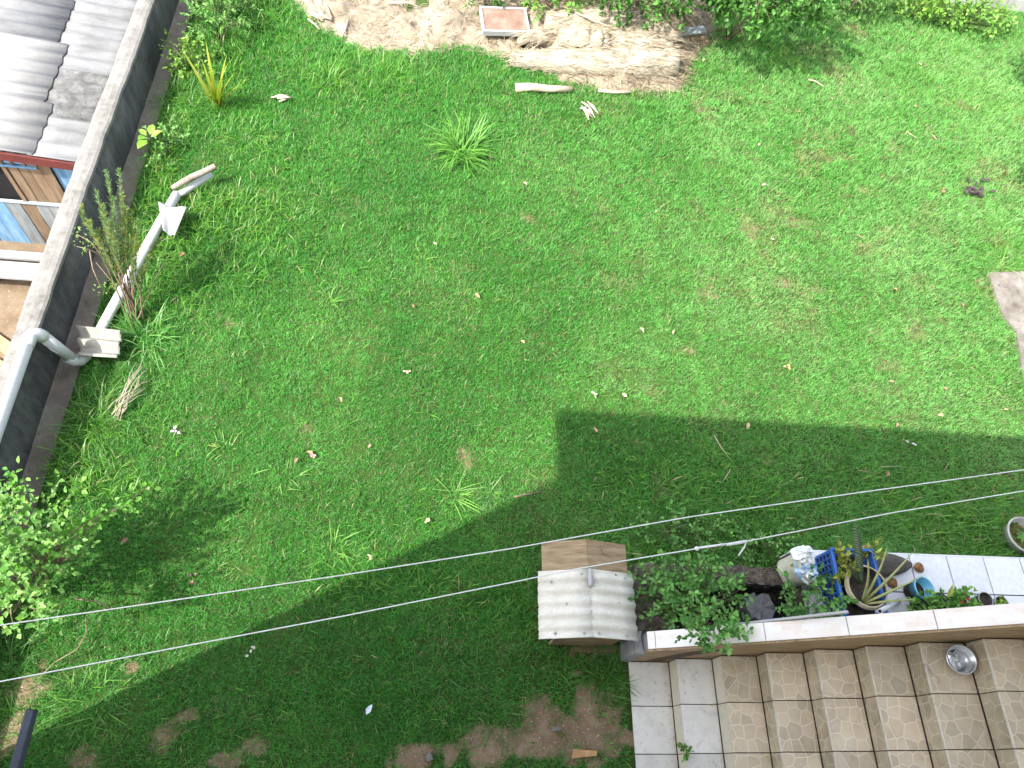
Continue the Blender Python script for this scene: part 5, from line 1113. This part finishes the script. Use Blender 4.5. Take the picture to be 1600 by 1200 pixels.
# ------------------------------------------------------------------ metal bowl on the stairs
kz = TZ[6]; c = gp(1503, 1031, kz + .07); c[2] = kz; c[0] = min(c[0], TX[7] - .075); bw_ = thing('metal_bowl', 'dented silver metal bowl holding crumpled foil on the stairs', 'bowl', (c[0], c[1], kz))
M_alu = pm('dull_aluminium', [(.3, (.5, .51, .53)), (.7, (.66, .67, .69))], 8, .32, .1, 50, metal=.9)
Rb = rotm('y', -.22); cb2 = np.array([c[0], c[1], kz + .015])
MB().lathe(cb2, [(.0, .0), (.055, .0), (.075, .02), (.092, .07), (.1, .074), (.1, .079), (.09, .077), (.072, .026), (.052, .008), (.0, .007)], 36, Rb).build('bowl_body', M_alu, bw_, True)
crumple('foil', (c[0] - .008, c[1] + .006, kz + .034), .062, pm('crumpled_foil', [(.3, (.5, .53, .57)), (.7, (.72, .74, .77))], 6, .22, .2, 30, metal=.75), None, None, 8, .3, 12, bw_)
# litter on the stairs
def leaf_obj(name, u, v, z, L, colr, az, parent=None, curl=.3):
    c = gp(u, v, z + .006); d = np.array([[math.cos(az), math.sin(az), .05]])
    V, T, Cc = kites(c[None], d, np.array([[random.uniform(-.3, .3), random.uniform(-.3, .3), 1.]]), np.array([L]), np.array([L * .5]), np.array([colr]), curl)
    return link(name, np_mesh(name, V - c, T, STRAW, Cc), parent, c)
o = leaf_obj('fallen_leaf', 1481, 1090, TZ[5] + .002, .055, (.06, .03, .022), -.9); tag(o, 'dark brown dead leaf on the stair below the bowl', 'leaf')
for (u, v, k_, az, lab) in ((1110, 1103, 1, .3, 'tiny yellow leaf on the second pale step'), (1196, 1183, 2, .2, 'yellow leaf on the lowest patterned tread'), (1274, 1148, 3, 1.3, 'yellow leaf at a riser foot on the second patterned tread')):
    o = leaf_obj('fallen_leaf', u, v, TZ[k_] + .002, .028, (.5, .4, .08), az); tag(o, lab, 'leaf')
o = MB().tube([gp(1450, 1045, TZ[6] + .01), gp(1468, 1062, TZ[6] + .012), gp(1466, 1068, TZ[6] + .01)], .0016, 5).build('twig', M_twig); tag(o, 'thin dry stem on the tread left of the bowl', 'stick')
t = bush('step_weed', 'small weed sprouting from the joint of the pale steps', 'weed', gp(1069, 1178, TZ[1]), gp(1069, 1176, TZ[1] + .03), (.02, .045, .02), 10, 6, .03, (.08, .2, .03), (.16, .32, .06), twlen=.03, stems=3)

# ------------------------------------------------------------------ lawn litter
G_L = 'dry leaves and petals on the lawn'
for (u, v) in ((820, 537), (1052, 516), (643, 475), (742, 458), (683, 382), (1140, 60), (1297, 153), (1488, 64), (1440, 102), (1190, 290), (817, 285), (1000, 512), (1210, 375), (1344, 371), (1345, 135), (1431, 168), (289, 394), (1388, 596), (1402, 660), (1505, 480), (1568, 640), (490, 712), (465, 715), (1250, 172), (1185, 228), (530, 620), (575, 700), (1520, 578), (1480, 610), (1475, 648), (1395, 450), (1100, 92), (230, 760), (200, 840), (1385, 745), (1170, 660), (980, 620)):
    o = leaf_obj('fallen_leaf', u, v, .03, random.uniform(.04, .08), random.choice([(.34, .25, .15), (.28, .18, .11), (.4, .32, .22), (.24, .15, .1)]), random.uniform(0, 6.28), None, random.uniform(.2, .7)); tag(o, 'small dry tan leaf lying on the short grass', 'leaf', G_L)
def blossom(u, v, s_, colr, label, n=4):
    c = gp(u, v, .04); t = thing('fallen_blossom', label, 'blossom', gp(u, v), 'fallen blossoms on the lawn')
    for k_ in range(n):
        p = c + np.append(rng.normal(0, s_ * .6, 2), 0); an_ = uni(0, 6.283); d = np.array([[math.cos(an_), math.sin(an_), .2]])
        V, T, Cc = kites(p[None], d, unit(1) * .4 + np.array([[0, 0, 1.]]), np.array([s_]), np.array([s_ * .7]), np.array([colr]) * uni(.85, 1.1), .3); link('petal', np_mesh('petal', V - p, T, STRAW, Cc), t, p)
blossom(277, 672, .035, (.5, .46, .47), 'white fallen blossom at the left of the lawn')
blossom(635, 582, .03, (.5, .34, .26), 'pinkish tan fallen blossom in the lawn centre')
blossom(930, 615, .03, (.5, .4, .3), 'cream fallen blossom just above the roof shadow corner')
blossom(932, 675, .03, (.4, .26, .2), 'brown fallen blossom inside the roof shadow corner')
blossom(668, 813, .03, (.5, .34, .2), 'tan fallen blossom at the shadow diagonal')
blossom(578, 873, .025, (.42, .3, .2), 'tan curled petals on the upper clothesline')
blossom(1473, 298, .035, (.6, .16, .14), 'red fallen blossom at the right of the lawn', 4)
blossom(1422, 692, .03, (.45, .45, .45), 'white scrap blossom in the shaded right lawn', 4)
blossom(392, 1015, .03, (.42, .4, .36), 'white scrap between the two clotheslines at left', 4)
blossom(490, 713, .025, (.4, .22, .26), 'purplish fallen petals left of the bare spot', 5)
blossom(1232, 572, .035, (.6, .3, .16), 'orange brown curled blossom right of centre', 4)
blossom(302, 902, .03, (.22, .12, .1), 'dark brown curled petals in the bush shadow', 4)
# purple dead leaves cluster
t = thing('purple_leaves', 'cluster of dark purple dead leaves on the right lawn', 'leaves', gp(1525, 298))
for k_ in range(22):
    p = gp(1522 + random.gauss(0, 12), 296 + random.gauss(0, 8), .04 + random.uniform(0, .03)); an_ = uni(0, 6.283)
    V, T, Cc = kites(p[None], np.array([[math.cos(an_), math.sin(an_), .2]]), unit(1) * .4 + np.array([[0, 0, 1.]]), np.array([.09]), np.array([.05]), np.array([[.05, .036, .04]]) * uni(.7, 1.6), .3); link('leaf', np_mesh('leaf', V - p, T, STRAW, Cc), t, p)
# scrap of plastic and wood offcut in the shade
o = leaf_obj('plastic_scrap', 572, 1117, .05, .085, (.5, .55, .62), 1.1, None, .25); tag(o, 'pale bluish plastic scrap in the shaded grass at bottom centre', 'litter')
a = gp(925, 1177, .03); o = MB().add([gp(893, 1185, .03), gp(896, 1170, .035), gp(915, 1172, .03), gp(933, 1173, .03), gp(932, 1181, .025), gp(893, 1185, .015), gp(896, 1170, .018), gp(915, 1172, .015), gp(933, 1173, .015), gp(932, 1181, .01)], [(4, 3, 2, 1, 0), (5, 6, 7, 8, 9), (0, 1, 6, 5), (1, 2, 7, 6), (2, 3, 8, 7), (3, 4, 9, 8), (4, 0, 5, 9)]).build('wood_offcut', M_orange); tag(o, 'small flat tan wood offcut on the bare soil', 'wood')
o = rough_prism([tuple(gp(u, v)[:2]) for u, v in ((860, 1142), (868, 1136), (877, 1137), (874, 1143))], .0, .025, .02, .006).build('stone', M_conc); tag(o, 'flat pale stone on the bare soil patch', 'stone')
o = rough_prism([tuple(gp(u, v)[:2]) for u, v in ((664, 1182), (672, 1174), (676, 1186), (668, 1192))], .0, .03, .02, .006).build('stone', M_conc); tag(o, 'grey stone between the bare soil patches', 'stone')
# gravel bits in the bare soil
def gravel():
    n = 9000; x = uni(-4.9, 0, n); y = uni(-1, .6, n); B = bare(x, y); k = (B > .5) & ~blocked(x, y); x, y = x[k][:2600], y[k][:2600]; n = len(x); s_ = .002 + .005 * rng.random(n) ** 3
    v = np.array([[1, 0, 0], [-.5, .87, 0], [-.5, -.87, 0], [0, 0, .8]]); an_ = uni(0, 6.283, n)
    V = np.stack([np.stack([x + s_ * (np.cos(an_) * q_[0] - np.sin(an_) * q_[1]), y + s_ * (np.sin(an_) * q_[0] + np.cos(an_) * q_[1]), -.012 + s_ * q_[2] + 0 * x], 1) for q_ in v], 1).reshape(-1, 3)
    T = (np.array([[0, 1, 3], [1, 2, 3], [2, 0, 3]])[None] + (np.arange(n) * 4)[:, None, None]).reshape(-1, 3); c = tint(n, (.3, .22, .15), (.66, .6, .5), .1)
    return link('gravel', np_mesh('gravel', V, T, STRAW, np.repeat(c, 4, 0)))
tag(gravel(), 'small pale gravel bits on the bare soil', 'gravel', kind='stuff')
